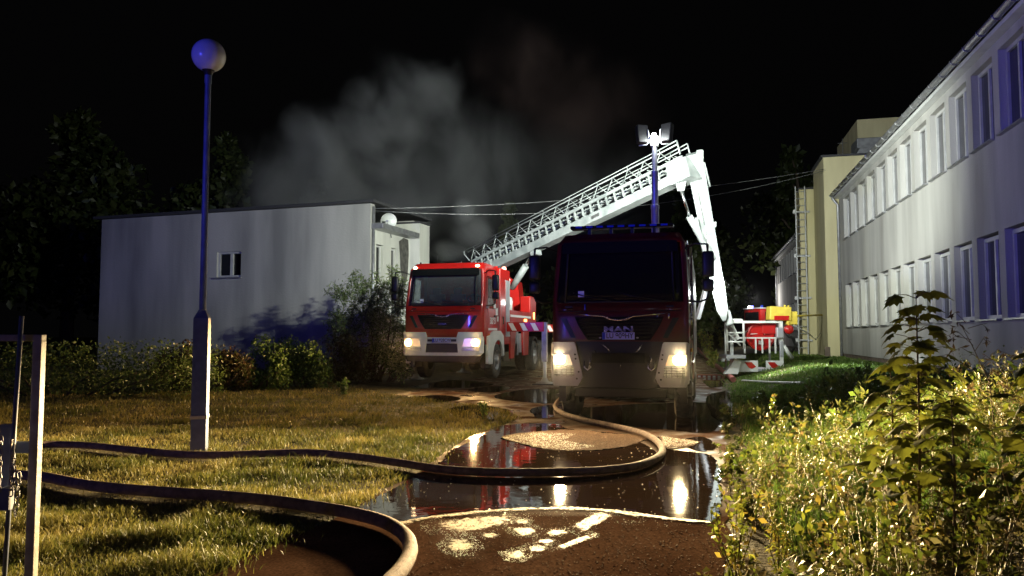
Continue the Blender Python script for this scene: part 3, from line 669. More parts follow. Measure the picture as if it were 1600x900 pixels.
# satellite dish on the low roof
sd = thing('satellite_dish', 'pale round satellite dish on the low roof beside the grey wall', 'satellite dish', at(607, 345, 28.3), 0)
mb = MB(); prof = [(.001, .06)] + [(.3*k/8, .06 - .10*(k/8)**2) for k in range(1, 9)]
mb.lathe([(r_, -h_) for r_, h_ in prof], axis='y'); sm(mb.build('reflector', M['white_paint'], sd))
MB().tube([(0, .02, -.05), (.03, .12, -.25), (.1, .1, -.62)], .02, 8).build('bracket', M['steel'], sd)
MB().tube([(0, -.02, -.26), (0, -.3, -.08)], .012, 6).box((0, -.32, -.06), (.06, .08, .06)).build('feed_arm', M['steel'], sd)

# ================================================================== RIGHT BUILDING (local: x = q, y = s)
rb = thing('office_building', 'long two storey rendered building with rows of deep narrow windows on the right', 'building', (0, 0, 0), -ANG)
Q = 5.5; ZB, ZT = .70, 7.03; REC = .17; LW = (1.73, 3.43); UW = (5.19, 6.84); OW = 1.20; PITCHW = 1.503
def facade(s0, s1, ends, nm):
    holes = [(e-OW, e, *z) for e in ends for z in (LW, UW)]
    mb = MB(); wall_with_hole(mb, s0, s1, ZB, ZT, 0, .42, holes)
    m2 = MB(); m2.v = [(Q+b, a, c) for a, b, c in mb.v]; m2.f = mb.f; m2.sm = mb.sm
    m2.build('facade_wall', M['plaster'], rb)
    MB().box((Q+.26, (s0+s1)/2, .2), (.44, s1-s0, .99)).build('plinth', M['plinth'], rb)
near_ends = [16.07 + PITCHW*k for k in range(-8, 12)]
far_ends = [60.6 - PITCHW*k for k in range(0, 14)]
facade(2.0, 33.6, near_ends, 'a'); facade(38.5, 61.3, far_ends, 'b')
fr = MB(); hw_ = OW/2-.004; hh = 1.65/2-.004
for (ya, yb, za, zb) in ((-hw_, -hw_+.07, -hh, hh), (hw_-.07, hw_, -hh, hh), (-hw_+.07, hw_-.07, -hh, -hh+.08), (-hw_+.07, hw_-.07, hh-.08, hh), (-.035, .035, -hh+.08, hh-.08)):
    fr.box((0, (ya+yb)/2, (za+zb)/2), (.08, yb-ya, zb-za))
WF = fr.mesh('window'); WF.materials.append(M['pvc'])
WP = MB().box((0, 0, 0), (.012, OW/2-.11, 1.52)).mesh('pane'); WP.materials.append(M['pane'])
WS = MB().box((0, 0, 0), (.34, OW-.01, .03)).mesh('sill'); WS.materials.append(M['zinc'])
for e in near_ends + far_ends:
    for z in (LW, UW):
        c = (Q+REC, e-OW/2, (z[0]+z[1])/2)
        f = link('window', WF, None, rb); f.location = c
        for sy in (-1, 1):
            p = link('pane', WP, None, f); p.location = (.01, sy*(OW/4-.02), 0)
        s_ = link('sill', WS, None, rb); s_.location = (Q+.08, e-OW/2, z[0]+.012)
for s0, s1 in ((2.0, 33.75), (38.5, 61.6)):
    MB().box((Q+3.85, (s0+s1)/2, 7.19), (8.05, s1-s0, .12)).build('roof', M['roofing'], rb)
    MB().box((Q+.0, (s0+s1)/2, 7.085), (.36, s1-s0-.02, .09)).build('eave_board', M['white_paint'], rb)
    g = MB(); gr = .085; n = 2
    prof = [(math.cos(a)*gr, math.sin(a)*gr) for a in [math.pi + k*math.pi/8 for k in range(9)]]
    vs = [(Q-.28+px_, s, 7.20+pz_) for s in (s0, s1) for px_, pz_ in prof]; g.add(vs, [(k, k+1, 10+k, 9+k) for k in range(8)], True)
    go = g.build('gutter', M['zinc'], rb); md = go.modifiers.new('solidify', 'SOLIDIFY'); md.thickness = .012
    bk = MB(); s = s0+.4
    while s < s1:
        bk.tube([(Q-.28+math.cos(a)*(gr+.014), s, 7.20+math.sin(a)*(gr+.014)) for a in [math.pi+k*math.pi/6 for k in range(7)]], .012, 5); s += .8
    tag(bk.build('gutter_bracket', M['zinc'], rb), kind='stuff')
MB().box((Q+4.2, 2.0, 4), (7.6, .3, 6.6)).build('end_wall', M['plaster'], rb)
MB().tube([(Q-.28, 33.45, 7.12), (Q-.26, 33.45, 7.0), (Q-.07, 33.48, 6.75), (Q-.07, 33.48, .6)], .055, 10).build('downpipe', M['zinc'], rb)
MB().tube([(Q-.28, 9.05, 7.12), (Q-.26, 9.05, 7.0), (Q-.07, 9.05, 6.8), (Q-.07, 9.05, .6)], .055, 10).build('downpipe', M['zinc'], rb)
MB().tube([(Q-.28, 61.2, 7.12), (Q-.07, 61.2, 6.8), (Q-.07, 61.2, .6)], .055, 10).build('downpipe', M['zinc'], rb)
# stair tower between the wings
MB().box((8.0, 35.2, 4.4), (6.1, 3.0, 8.8)).build('stair_tower', M['plaster_cream'], rb)
MB().box((8.0, 35.2, 8.84), (6.3, 3.2, .08)).build('roof', M['roofing'], rb)
MB().box((7.6, 37.6, 4.0), (6.5, 1.6, 8.1)).build('chimney_wall', M['plaster_cream'], rb)
MB().box((7.6, 37.6, 8.09), (6.6, 1.7, .07)).build('roof', M['roofing'], rb)
MB().box((4.93, 33.68, .45), (.2, .06, 1.0)).build('plinth', M['plinth'], rb)
MB().box((10, 44.5, 9.6), (4.5, 6, 5.5)).build('penthouse', M['plaster_cream'], rb)
mb = MB(); mb.prism([(6.55, 9.0), (8.6, 9.0), (8.3, 10.0), (7.1, 10.0)], 37.6, 39.2, 'y'); mb.build('roof_vent', M['zinc'], rb)
MB().box((7.75, 38.4, 10.25), (1.5, 1.5, .46), bev=.03).build('vent_cap', M['zinc'], rb)
MB().tube([(6.1, 36, 8.8), (6.1, 36, 10.1)], .015, 5).tube([(5.9, 36, 9.9), (6.3, 36, 9.9)], .01, 4).build('aerial', M['steel'], rb)
# service ladder fixed between the two towers
ld = thing('wall_ladder', 'tall grey steel ladder fixed upright beside the cream tower', 'ladder', Pv*4.35 + Dv*36.55, -ANG)
for sx in (-.2, .2): MB().box((sx, 0, 4.2), (.05, .06, 7.9)).build('rail', M['zinc'], ld)
rg = MB().tube([(-.18, 0, 0), (.18, 0, 0)], .018, 6).mesh('rung'); rg.materials.append(M['zinc'])
for k in range(24):
    o = link('rung', rg, None, ld); o.location = (0, 0, .55+k*.32)
mb = MB()
for z in (1.2, 3.1, 5.0, 7.0): mb.box((.12, .1, z), (.55, .06, .08)).box((-.28, .02, z), (.1, .2, .16))
mb.build('bracket', M['steel'], ld)
# pipe beam crossing from the tower to the platform cage
o = MB().tube([at(1232, 494, 27.5), at(1288, 492, 33.2)], .035, 8).build('wooden_pole', M['yellow']); tag(o, 'slim pale pole reaching from the rescue cage to the cream tower', 'pole')
o = MB().tube([at(1240, 508, 27.6), at(1262, 520, 29), at(1275, 531, 31), at(1282, 520, 33)], .018, 6).build('slack_cable', M['pvc']); tag(o, 'slack pale cable drooping from the rescue cage to the tower', 'cable')
# overhead cables
def cable(a, b, sag, label):
    pts = [a.lerp(b, k/24) - Vector((0, 0, sag*4*(k/24)*(1-k/24))) for k in range(25)]
    o = MB().tube(pts, .009, 5).build('overhead_cable', M['zinc']); tag(o, label, 'cable', 'cables between the buildings'); return o
ea = at(578, 326, 27.2); eb = at(1290, 264, 31.5)
cable(ea, eb, .35, 'upper overhead cable running from the grey building to the cream tower')
cable(ea + Vector((0, .3, -.02)), eb - Vector((0, 0, .06)), .75, 'lower, more sagging overhead cable behind the boom')

# ================================================================== TREES AND SHRUBS
DK = [(.035, .05, .012), (.05, .07, .018), (.07, .085, .025)]
GR = [(.09, .15, .04), (.13, .22, .05), (.06, .11, .025), (.19, .28, .08)]
SG = [(.20, .27, .09), (.32, .38, .16), (.14, .20, .06), (.08, .12, .04)]
BR = [(.09, .055, .03), (.06, .05, .02), (.045, .04, .015)]
grp = 'dark trees behind the grey building'
tree('broad dark tree top left, tallest of those behind the grey building', (-22, 38, 0), 12.5, (.25, 1.0, .34, 'round'), DK, 1, .42, 6500, grp)
tree('dark tree at the far left edge of the picture', (-29, 36, 0), 10.5, (.2, 1.0, .36, 'round'), DK, 2, .42, 5000, grp)
tree('dark leafy tree whose top shows behind the lamp post', (-15.5, 42, 0), 12, (.3, 1.0, .27, 'round'), DK, 3, .42, 4500, grp)
tree('dark tree showing low above the middle of the grey roof', (-11.5, 46, 0), 10.5, (.3, 1.0, .27, 'round'), DK, 4, .42, 3600, grp)
g2 = 'trees behind the fire engines'
tree('slim conifer rising behind the ladder boom', (-.3, 41, 0), 8.3, (.2, 1.02, .13, 'cone'), DK, 5, .26, 4600, g2, 'conifer_tree')
tree('dark tree on the right behind the floodlight mast and boom', (11.5, 52, 0), 11.5, (.2, 1.0, .3, 'round'), DK, 6, .42, 4500, g2)
tree('dark tree left of the far wing above the red fire vehicle', (16.5, 66, 0), 13, (.15, 1.0, .3, 'round'), DK, 7, .5, 4500, g2)
tree('dark tree rising above the roof of the cream tower', (22, 58, 0), 15.5, (.3, 1.0, .27, 'round'), DK, 8, .5, 4500, g2)
tree('dark tree standing directly behind the knuckle of the boom', (5.5, 58, 0), 8.5, (.1, 1.0, .35, 'round'), DK, 9, .42, 3600, g2)
tree('low dark tree behind the cab of the platform truck', (-2.5, 55, 0), 6.5, (.1, 1.0, .4, 'round'), DK, 10, .42, 3600, g2)
# big willowy shrub in front of the grey wall's corner
sc_ = [(0, 0, 1.6), (-.7, .1, 1.9), (.7, 0, 1.9), (0, .2, 2.5), (-.4, -.1, 2.8), (.8, .2, 2.7), (1.0, 0, 1.2), (-.9, 0, 1.2), (.1, -.3, .8)]
WB = at(577, 560, 23.6); WB.z = 0
ws = shrub('willow_shrub', 'tall grey green willowy shrub in front of the corner of the grey building', 'shrub', WB, sc_, [(.62, .6, .62)]*9, [700]*9, .10, SG, 21, .26, .1, 10)
vP = []; r3 = np.random.default_rng(5); mb = MB(); rr = random.Random(5)
for k in range(110):
    a = rr.uniform(0, 6.28); el = rr.uniform(.2, 1.35); L_ = rr.uniform(.5, 1.0); b = Vector((rr.uniform(-1.0, 1.2), rr.uniform(-.5, .3), rr.uniform(1.3, 2.9)))
    d = Vector((math.cos(a)*math.cos(el), math.sin(a)*math.cos(el)*.6, math.sin(el))); e = b + d*L_ + Vector((0, 0, -.06))
    mb.tube([b, b.lerp(e, .5) + Vector((0, 0, .04)), e], [.009, .006, .003], 4, False)
    for j in range(48): vP.append(tuple(b.lerp(e, rr.uniform(.1, 1)) + Vector((rr.uniform(-.03, .03),)*3)))
mb.build('twig', M['bark'], ws); v, f, c = quadleaves(np.array(vP), .12, SG, r3, .2); npmesh('foliage', v, f, M['leaf'], c, ws)
def px_shrub(px, py, Y, wpx, hpx, label, cols, seed, size=.09, n=2600, cat='shrub', nm='shrub', group='shrubs along the grey wall'):
    b = at(px, py, Y); b.z = float(gz(b.x, b.y)); W = wpx/1200*Y; H = hpx/1200*Y; r = random.Random(seed); cs, rs = [], []
    for k in range(9):
        u = r.uniform(-.36, .36); z = H*r.uniform(.18, .8)*(1-abs(u)*.7); cs.append((u*W, r.uniform(-.3, .3)*W*.5, z)); rs.append((W*.23, W*.2, H*.27))
    return shrub(nm, label, cat, b, cs, rs, [n//9]*9, size, cols, seed, .55, .2, 6, group)
px_shrub(470, 575, 20.5, 95, 100, 'rounded bright green shrub right of the lamp post in front of the grey wall', GR, 31, .075, 5200)
px_shrub(405, 585, 19.8, 95, 85, 'green shrub left of the brightest shrub in front of the grey wall', GR, 32, .075, 4200)
px_shrub(350, 590, 19.2, 85, 88, 'brownish dull shrub immediately right of the lamp post', BR+[(.05, .07, .02)], 33, .08, 3000)
px_shrub(275, 588, 19.0, 90, 92, 'dark reddish shrub immediately left of the lamp post', BR, 34, .08, 3000)
px_shrub(540, 575, 22.2, 100, 90, 'brownish bush under the willowy shrub, left of the left headlight', BR+[(.08, .08, .03)], 35, .08, 3200)
px_shrub(600, 572, 23.2, 80, 75, 'green bush beside the headlight of the platform truck', SG, 36, .08, 3000)
hb = at(80, 600, 17.5); hb.z = 0; cs = []; rs = []
for k in range(22): cs.append((-4.2+k*.37, random.uniform(-.2, .2), .62+random.uniform(-.05, .1))); rs.append((.42, .55, .72+random.uniform(-.06, .06)))
shrub('hedge', 'low dark green clipped hedge at the left edge of the lawn', 'hedge', hb, cs, rs, [520]*22, .07, [(.08, .13, .035), (.11, .16, .045), (.06, .09, .025)], 40, .55, .3, 10)

# lone weeds on the yard edge by the lawn
def weed(px, py, hpx, label, seed, cols=GR, n=90, size=.06, wild=.35, group=None, name='weed', leafz=(.1, 1), stems=4, zoff=0, aspect=.4, stemmat=None, droop=0):
    b = onground(px, py); Y = b.y; H = hpx/1200*Y; r = random.Random(seed); t = thing(name, label, 'plant', b, 0, group); mb = MB(); P = []
    for k in range(stems):
        a = r.uniform(0, 6.28); L_ = H*r.uniform(.6, 1); d = Vector((math.cos(a)*wild*L_, math.sin(a)*wild*L_, L_))
        m1 = d*.5 + Vector((r.uniform(-.1, .1)*H, 0, .05*H)); mb.tube([(0, 0, -.02), m1, d], [.004+.001*H, .003, .0015], 5)
        for j in range(n//stems):
            u = r.uniform(*leafz); p = (m1*(u*2) if u < .5 else m1.lerp(d, u*2-1)); P.append(tuple(p + Vector([r.uniform(-.25, .25)*H*.25 for _ in range(3)])*(1.1-u)))
    mb.build('stem', stemmat or M['stem'], t); v, f, c = quadleaves(np.array(P), size, cols, np.random.default_rng(seed), aspect, droop); npmesh('foliage', v, f, M['leaf'], c, t); return t
YG = [(.16, .19, .025), (.22, .23, .035), (.11, .14, .02), (.24, .19, .035)]
weed(537, 618, 30, 'small bushy weed at the far edge of the lawn', 51, GR, 160, .09, group=None)
weed(628, 606, 34, 'thin tall weed in front of the bumper of the platform truck', 52, GR, 40, .05, .15)
weed(757, 652, 26, 'small dark weed at the corner of the lawn beside the road', 53, GR, 90, .07)
for k, (px, py, hp, lb_) in enumerate(((1105, 560, 60, 'bright yellow green weed directly right of the near engine'), (1128, 545, 50, 'yellow green weed left of the rescue cage'), (1112, 575, 36, 'low yellowish weed beside the red hose'))):
    weed(px, py, hp, lb_, 60+k, YG, 320, .16, .3, stems=7)

# ---- weeds of the right bank
WD = [(.07, .10, .014), (.12, .145, .02), (.09, .06, .02), (.15, .16, .022), (.04, .07, .012), (.19, .16, .08), (.10, .13, .02)]
def undergrowth(nst, y0, y1, xf0, xf1, hr, seed, label, cols, size, lps=26, thin=.45):
    r = np.random.default_rng(seed); u = r.uniform(0, 1, nst); y = y0 + (y1-y0)*u**.8; x = y*r.uniform(xf0, xf1, nst)
    q = x*math.cos(ANG) - y*math.sin(ANG); e = -.12 + .02*y + .32*vnoise(x, y, .55, 3)
    cl = vnoise(x, y, .42, seed+9)
    k = (q > e) & (q < 5.2) & (r.uniform(0, 1, nst) < thin + (1-thin)*sstep(.25, .7, cl)); x, y, q, e, cl = x[k], y[k], q[k], e[k], cl[k]; n = len(x)
    h = (hr[0] + (hr[1]-hr[0])*vnoise(x, y, .6, seed)**1.3)*r.uniform(.35, 1.35, n)*np.clip((q-e)/.9+.28, .28, 1)
    dr = r.normal(0, .28, (n, 2))*h[:, None]; base = np.stack([x, y, gz(x, y)], 1); tip = base + np.concatenate([dr, h[:, None]], 1)
    wv = .003; st = [base + [dx, dy, 0] for dx, dy in ((wv, 0), (-wv*.5, wv*.87), (-wv*.5, -wv*.87))]
    V = np.stack(st + [tip], 1).reshape(-1, 3); b = np.arange(n)[:, None]*4
    Fc = np.stack([b+[0, 1, 3], b+[1, 2, 3], b+[2, 0, 3]], 1).reshape(-1, 3); sc0 = np.repeat(np.array([[.22, .16, .07]])*r.uniform(.5, 1.5, (n, 1)), 4, 0)
    t = r.uniform(.1, 1, (n, lps))**.75; P = base[:, None]*(1-t[..., None]) + tip[:, None]*t[..., None]
    P = P + r.normal(0, 1, P.shape)*(h[:, None, None]*.085)*(1.15-t[..., None])
    kind = r.uniform(0, 1, n)      # each plant has its own leaf size, colour and leafiness
    lsz = np.where(kind < .3, .45, np.where(kind < .72, 1.05, 2.2)); keepl = r.uniform(0, 1, (n, lps)) < np.where(kind < .3, 1., np.where(kind < .72, .85, .6))[:, None]
    idx = np.repeat(np.arange(n), lps)[keepl.ravel()]; P = P.reshape(-1, 3)[keepl.ravel()]
    v, f, c = quadleaves(P, size*lsz[idx], cols, r, .5)
    pc = np.array(cols)[r.integers(0, len(cols), n)]; c = c*.35 + np.repeat(pc[idx], 4, 0)*.65
    tan_ = (kind < .3)[idx]; c[np.repeat(tan_, 4)] = c[np.repeat(tan_, 4)]*.5 + np.array([.11, .075, .03])
    V = np.concatenate([V, v]); Fc = np.concatenate([Fc, f + n*4]); C = np.concatenate([sc0, c])
    o = npmesh('undergrowth', V, Fc, M['leaf'], C); tag(o, label, 'undergrowth', kind='stuff')
undergrowth(2500, 2.9, 8.5, .14, .84, (.22, .80), 71, 'dense dry yellow brown weeds filling the bank in the right foreground', WD, .026, 40, .15)
undergrowth(1600, 7.5, 15, .15, .66, (.15, .50), 72, 'dull green weeds on the bank beyond the dry ones', [(.07, .12, .02), (.11, .16, .03), (.05, .08, .015), (.16, .17, .04)], .045, 26)
for k, (px, py, hp, lb_) in enumerate(((1150, 905, 150, 'leafy yellow green weed at the bottom edge left of the bank'), (1218, 900, 110, 'feathery pale green weed spike in the bottom right foreground'), (1300, 905, 190, 'yellow leafed weed at the bottom below the maple sapling'),
        (1420, 905, 180, 'broad yellow leafed weed at the bottom right of the maple sapling'), (1205, 720, 110, 'tall thin weed spike on the edge of the bank above the puddle'), (1540, 900, 200, 'tangled olive weed in the bottom right corner'))):
    weed(px, py, hp, lb_, 80+k, YG if k not in (4, 5) else WD, 190 if k != 1 else 420, .05 if k not in (1, 4) else .035, .35 if k != 1 else .12, stems=7 if k != 4 else 2, aspect=.55 if k != 1 else .22)
# dry arching stalk against the facade
wb = onground(1555, 720); ds = thing('dry_stalk', 'dry arching stalk with small drooping seed heads in front of the facade', 'plant', wb)
tipp = at(1500, 505, wb.y-.2) - wb; mb = MB(); mid = tipp*.5 + Vector((.10, 0, .08)); mb.tube([(0, 0, 0), tipp*.25+Vector((.06, 0, .03)), mid, tipp*.8+Vector((.04, 0, .05)), tipp], [.007, .006, .005, .004, .002], 6)
P = []; rr = random.Random(9)
for k in range(16):
    u = .35+.65*k/16; b = tipp*u + Vector((.07*(1-abs(u-.5)), 0, .05)); d = Vector((rr.choice((-1, 1))*rr.uniform(.08, .28), rr.uniform(-.1, .1), rr.uniform(.05, .25)))*(1.3-u*.6)
    m = b + d*.7; e = m + Vector((d.x*.45, 0, -.05)); mb.tube([b, m, e], [.003, .0022, .0012], 4)
    for j in range(7): P.append(tuple(m.lerp(e, j/6)))
mb.build('stem', M['stem'], ds); v, f, c = quadleaves(np.array(P), .05, [(.07, .05, .025), (.10, .07, .03)], np.random.default_rng(3), .3, .6); tag(npmesh('seed_head', v, f, M['leaf'], c, ds), kind='stuff')

# ---- maple saplings with individual leaves
def maple_leaf():
    out = [(0, 0), (.06, .05), (.30, -.02), (.27, .10), (.48, .22), (.34, .30), (.40, .46), (.22, .44), (.16, .62), (.08, .60), (0, .88)]
    pts = [(x_, y_) for x_, y_ in out] + [(-x_, y_) for x_, y_ in reversed(out[1:-1])]
    bm = bmesh.new(); vs = []
    for x_, y_ in pts: vs.append(bm.verts.new((x_, y_, -.35*abs(x_)**1.5 - .22*y_**2)))
    c = bm.verts.new((0, .30, .02)); 
    for i in range(len(vs)): 
        if i != 0 or True: bm.faces.new((c, vs[i], vs[(i+1) % len(vs)]))
    bmesh.ops.recalc_face_normals(bm, faces=bm.faces)
    me = bpy.data.meshes.new('leaf'); bm.to_mesh(me); bm.free(); me.materials.append(M['maple']); return me
MLEAF = maple_leaf()
def sapling(px, py, top_py, label, seed, nwhorl, Y=None, spread=.26, leaf=(.12, .20)):
    b = onground(px, py) if Y is None else at(px, py, Y)
    if Y is not None: b.z = float(gz(b.x, b.y))
    tp = at(px-4, top_py, b.y); H = tp.z - b.z; r = random.Random(seed)
    t = thing('maple_sapling', label, 'young tree', b, 0, 'maple saplings in the right foreground')
    mb = MB(); lean = Vector((tp.x-b.x, 0, H)); mb.tube([(0, 0, -.05), lean*.5 + Vector((.015, 0, 0)), lean], [.011, .008, .003], 8)
    for k in range(nwhorl):
        u = .22 + .78*(k+.5)/nwhorl; c = lean*u + Vector((.03*math.sin(math.pi*u), 0, 0)); a0 = k*1.57 + r.uniform(-.3, .3)
        for j in range(6 if u < .9 else 4):
            a = a0 + j*1.57*(1 if u < .9 else 1.3) + r.uniform(-.35, .35); L_ = spread*(1.15-.75*u**2)*r.uniform(.35, 1.15)
            e = c + Vector((math.cos(a)*L_, math.sin(a)*L_, L_*r.uniform(.1, .55))); mb.tube([c, c.lerp(e, .5)+Vector((0, 0, .01)), e], [.003, .002, .0015], 5)
            lf = link('leaf', MLEAF, None, t); s = r.uniform(*leaf)*(1.1-.3*u); lf.scale = (s, s, s)
            lf.location = e; lf.rotation_euler = (r.uniform(-.75, -.05), r.uniform(-.35, .35), a - math.pi/2 + r.uniform(-.4, .4))
    mb.build('stem', M['stem'], t); return t
sapling(1435, 880, 458, 'tall maple sapling with broad dark leaves against the lit facade', 3, 19, Y=4.6, spread=.22)
sapling(1395, 890, 560, 'shorter maple sapling left of the tall one, yellowish lower leaves', 5, 9, Y=4.9, spread=.24)
sapling(1625, 890, 545, 'maple sapling cut off by the right edge of the picture', 8, 10, Y=4.0, spread=.2)
sapling(1490, 905, 620, 'low bushy maple sapling right of the tall one', 11, 7, Y=4.3, spread=.24)

# ================================================================== STREET LAMP
lp = at(311, 708, 9.3); lpg = onground(311, 708); LY = lpg.y
sl = thing('street_lamp', 'blue lit park lamp post with a round white globe on top', 'street lamp', lpg)
zt = at(311, 497, LY).z; gt = at(311, 87, LY); rg_ = 26/1200*LY*1.0
mb = MB(); hw = .095
hq = hw*1.30; mb.lathe([(hq, -.2), (hq, zt-.03), (hq*.98, zt), (.055, zt+.10)], seg=4); mb.sm = [False]*len(mb.sm); mb.build('base_column', M['blue_pole'], sl).rotation_euler = (0, 0, R(45+11))
mb = MB(); mb.lathe([(hq+.004, .42), (hq+.012, .43), (hq+.012, .46), (hq+.004, .47)], seg=4); mb.sm = [False]*len(mb.sm); mb.build('band', M['steel'], sl).rotation_euler = (0, 0, R(56))
MB().box((0, -hq*.707-.001, .95), (.10, .004, .34)).build('hatch', M['blue_pole'], sl).rotation_euler = (0, 0, R(11))
mb = MB(); mb.lathe([(.04, zt+.08), (.036, gt.z-rg_-.16), (.043, gt.z-rg_-.15), (.043, gt.z-rg_-.02)], seg=14); mb.build('pole', M['blue_pole'], sl)
mb = MB(); mb.lathe([(.043, gt.z-rg_-.05), (.06, gt.z-rg_+.0), (.14, gt.z-rg_+.07), (.15, gt.z-rg_+.09), (.12, gt.z-rg_+.1)], seg=24); mb.build('collar', M['black'], sl)
sm(MB().ball((0, 0, gt.z), rg_, seg=32, rings=20).build('globe', M['globe'], sl))

# ================================================================== GATE
GY = 4.25
gt_ = thing('gate', 'grey steel tube gate frame with a blue latch plate at the left edge', 'gate', at(62, 530, GY) * Vector((1, 1, 0)))
gx = gt_.location.x; top = at(62, 528, GY).z
MB().box((0, 0, top/2-.1), (.048, .048, top+.2-.03), bev=.004).build('post', M['gate'], gt_)
MB().box((-.5, 0, top), (1.048, .048, .036), bev=.004).build('top_rail', M['gate'], gt_)
rx = at(22, 700, GY).x - gx
MB().tube([(rx+.0, -.05, -.1), (rx+.045, -.05, top+.12)], .012, 8).build('drop_rod', M['gate_blue'], gt_)
zb = at(20, 700, GY).z
MB().box((-.47, .03, zb), (.88, .05, .06), bev=.004).build('middle_rail', M['gate_blue'], gt_)
MB().box((rx-.035, 0, zb-.04), (.075, .03, .34), bev=.004).build('latch_plate', M['gate_blue'], gt_)
MB().box((rx+.01, -.06, zb-.26), (.05, .05, .12), bev=.004).build('rod_guide', M['gate_blue'], gt_)
MB().box((-.99, 0, top/2-.1), (.048, .048, top+.15), bev=.004).build('post', M['gate'], gt_)
ch = thing('chain', 'short galvanised chain hanging from the latch of the gate', 'chain', (gx+rx+.01, GY-.085, zb+.0))
lk = MB().tube([(.011*math.cos(a), 0, .011*math.sin(a) + (.009 if math.sin(a) > 0 else -.009)) for a in [k*math.pi/6 for k in range(13)]], .0038, 6, False).mesh('link'); lk.materials.append(M['steel'])
path = [Vector((-.03, 0, .06 - .033*k)) for k in range(9)] + [Vector((.035+.005*k, -.01, .04-.033*k)) for k in range(8)] + [Vector((.085 - .002*k, -.015, -.13-.033*k)) for k in range(7)] + [Vector((.05, -.02, -.10-.03*k)) for k in range(5)]
for k, p in enumerate(path):
    o = link('link', lk, None, ch); o.location = p; o.rotation_euler = (0, random.uniform(-.25, .25), (k % 2)*math.pi/2 + random.uniform(-.3, .3))

# ================================================================== HOSES
def hose(pxs, r, label, mt, seg=12, lift=.0, n=10, name='fire_hose', group='fire hoses lying on the ground'):
    out = hose_path(pxs, r, n)
    o = MB().tube(out, r, seg).build(name, mt); tag(o, label, 'hose', group); return o
hose(HOSE_A,
     .043, 'long hose curving through the puddle and disappearing under the near fire engine', M['hose'])
hose(HOSE_B,
     .049, 'hose bending sharply towards the camera in the left foreground', M['hose'])
hose([(1085, 535), (1095, 552), (1112, 568), (1130, 584), (1146, 598)], .085, 'pinkish red hose sloping down beside the near fire engine', M['hose_red'], lift=0)
hose([(1088, 548), (1100, 560), (1115, 564), (1130, 565)], .06, 'dark hose ending in a pale coupling beside the rescue cage', M['hose'])
p = onground(1128, 566); o = MB().tube([p+Vector((0, 0, .10)), p+Vector((.75, .1, .12))], .10, 12).tube([p+Vector((.3, .04, .11)), p+Vector((.4, .05, .11))], .13, 12).build('hose_coupling', M['pvc']); tag(o, 'pale cylindrical hose coupling lying left of the rescue cage', 'coupling')
# thin pale hose on the bank
hose([(1160, 597), (1200, 600), (1255, 602)], .03, 'thin pale hose lying in the grass in front of the rescue cage', M['pvc'])
# hose ramp with reflective squares
p = flat(1108, 590); rmp = thing('hose_ramp', 'low red hose ramp with white reflective squares beside the near fire engine', 'hose ramp', p, -ANG)
MB().prism([(-.55, 0), (.55, 0), (.40, .10), (-.40, .10)], -.3, .3, 'y').build('ramp_body', M['hose_red'], rmp)
for k in range(5): MB().box((-.32+.16*k, -.303, .05), (.09, .004, .06)).build('reflector', M['reflect'], rmp)

# ================================================================== FIRE ENGINES
def supery(u, D=.28, n=6): return D*(1-max(0, 1-abs(u)**n)**(1/n))
ZR = [.95, 1.15, 1.4, 1.7, 1.98, 2.2, 2.5, 2.75, 2.98, 3.09, 3.16]
def hwz(z): return 1.12 - .05*max(0, (z-2.0)/.98)**1.5 if z < 3.0 else 1.07 - (z-2.98)*.5
def yfz(z): return .02*(z-.95) + (.02+.17*((z-1.98)/1.0) if z > 1.98 else 0) + (max(0, z-2.98)*1.1)
def front_y(x, z):
    return yfz(z) + supery(min(1, abs(x)/hwz(z)))
CD = 1.66
def cab_ring(z):
    h, y0 = hwz(z), yfz(z); wf = .42 + y0*.6
    U = [-1, -.99, -.965, -.92, -.8, -.6, -.3, 0, .3, .6, .8, .92, .965, .99, 1]
    fr = [(h*u, y0 + supery(u)) for u in U]; ys = [wf, 1.22, CD]
    return [(-h, y) for y in reversed(ys)] + fr + [(h, y) for y in ys]
def front_panel(mb, rows, off, thick, nx=10):
    """thick plate following the cab front; rows = [(z, xl, xr)]"""
    for o_, flip in ((off+thick, 0), (off, 1)):
        vs = [(xl+(xr-xl)*k/nx, front_y(xl+(xr-xl)*k/nx, z)-o_, z) for z, xl, xr in rows for k in range(nx+1)]
        mb.add(vs, [(r_*(nx+1)+k, r_*(nx+1)+k+1, (r_+1)*(nx+1)+k+1, (r_+1)*(nx+1)+k) for r_ in range(len(rows)-1) for k in range(nx)])
    n1 = len(rows)*(nx+1); b = len(mb.v) - 2*n1; per = []
    m = len(rows); per = [k for k in range(nx+1)] + [r_*(nx+1)+nx for r_ in range(1, m)] + [(m-1)*(nx+1)+k for k in range(nx-1, -1, -1)] + [r_*(nx+1) for r_ in range(m-2, 0, -1)]
    for i in range(len(per)):
        a, c = per[i], per[(i+1) % len(per)]; mb.f.append((b+a, b+c, b+n1+c, b+n1+a)); mb.sm.append(False)
    return mb
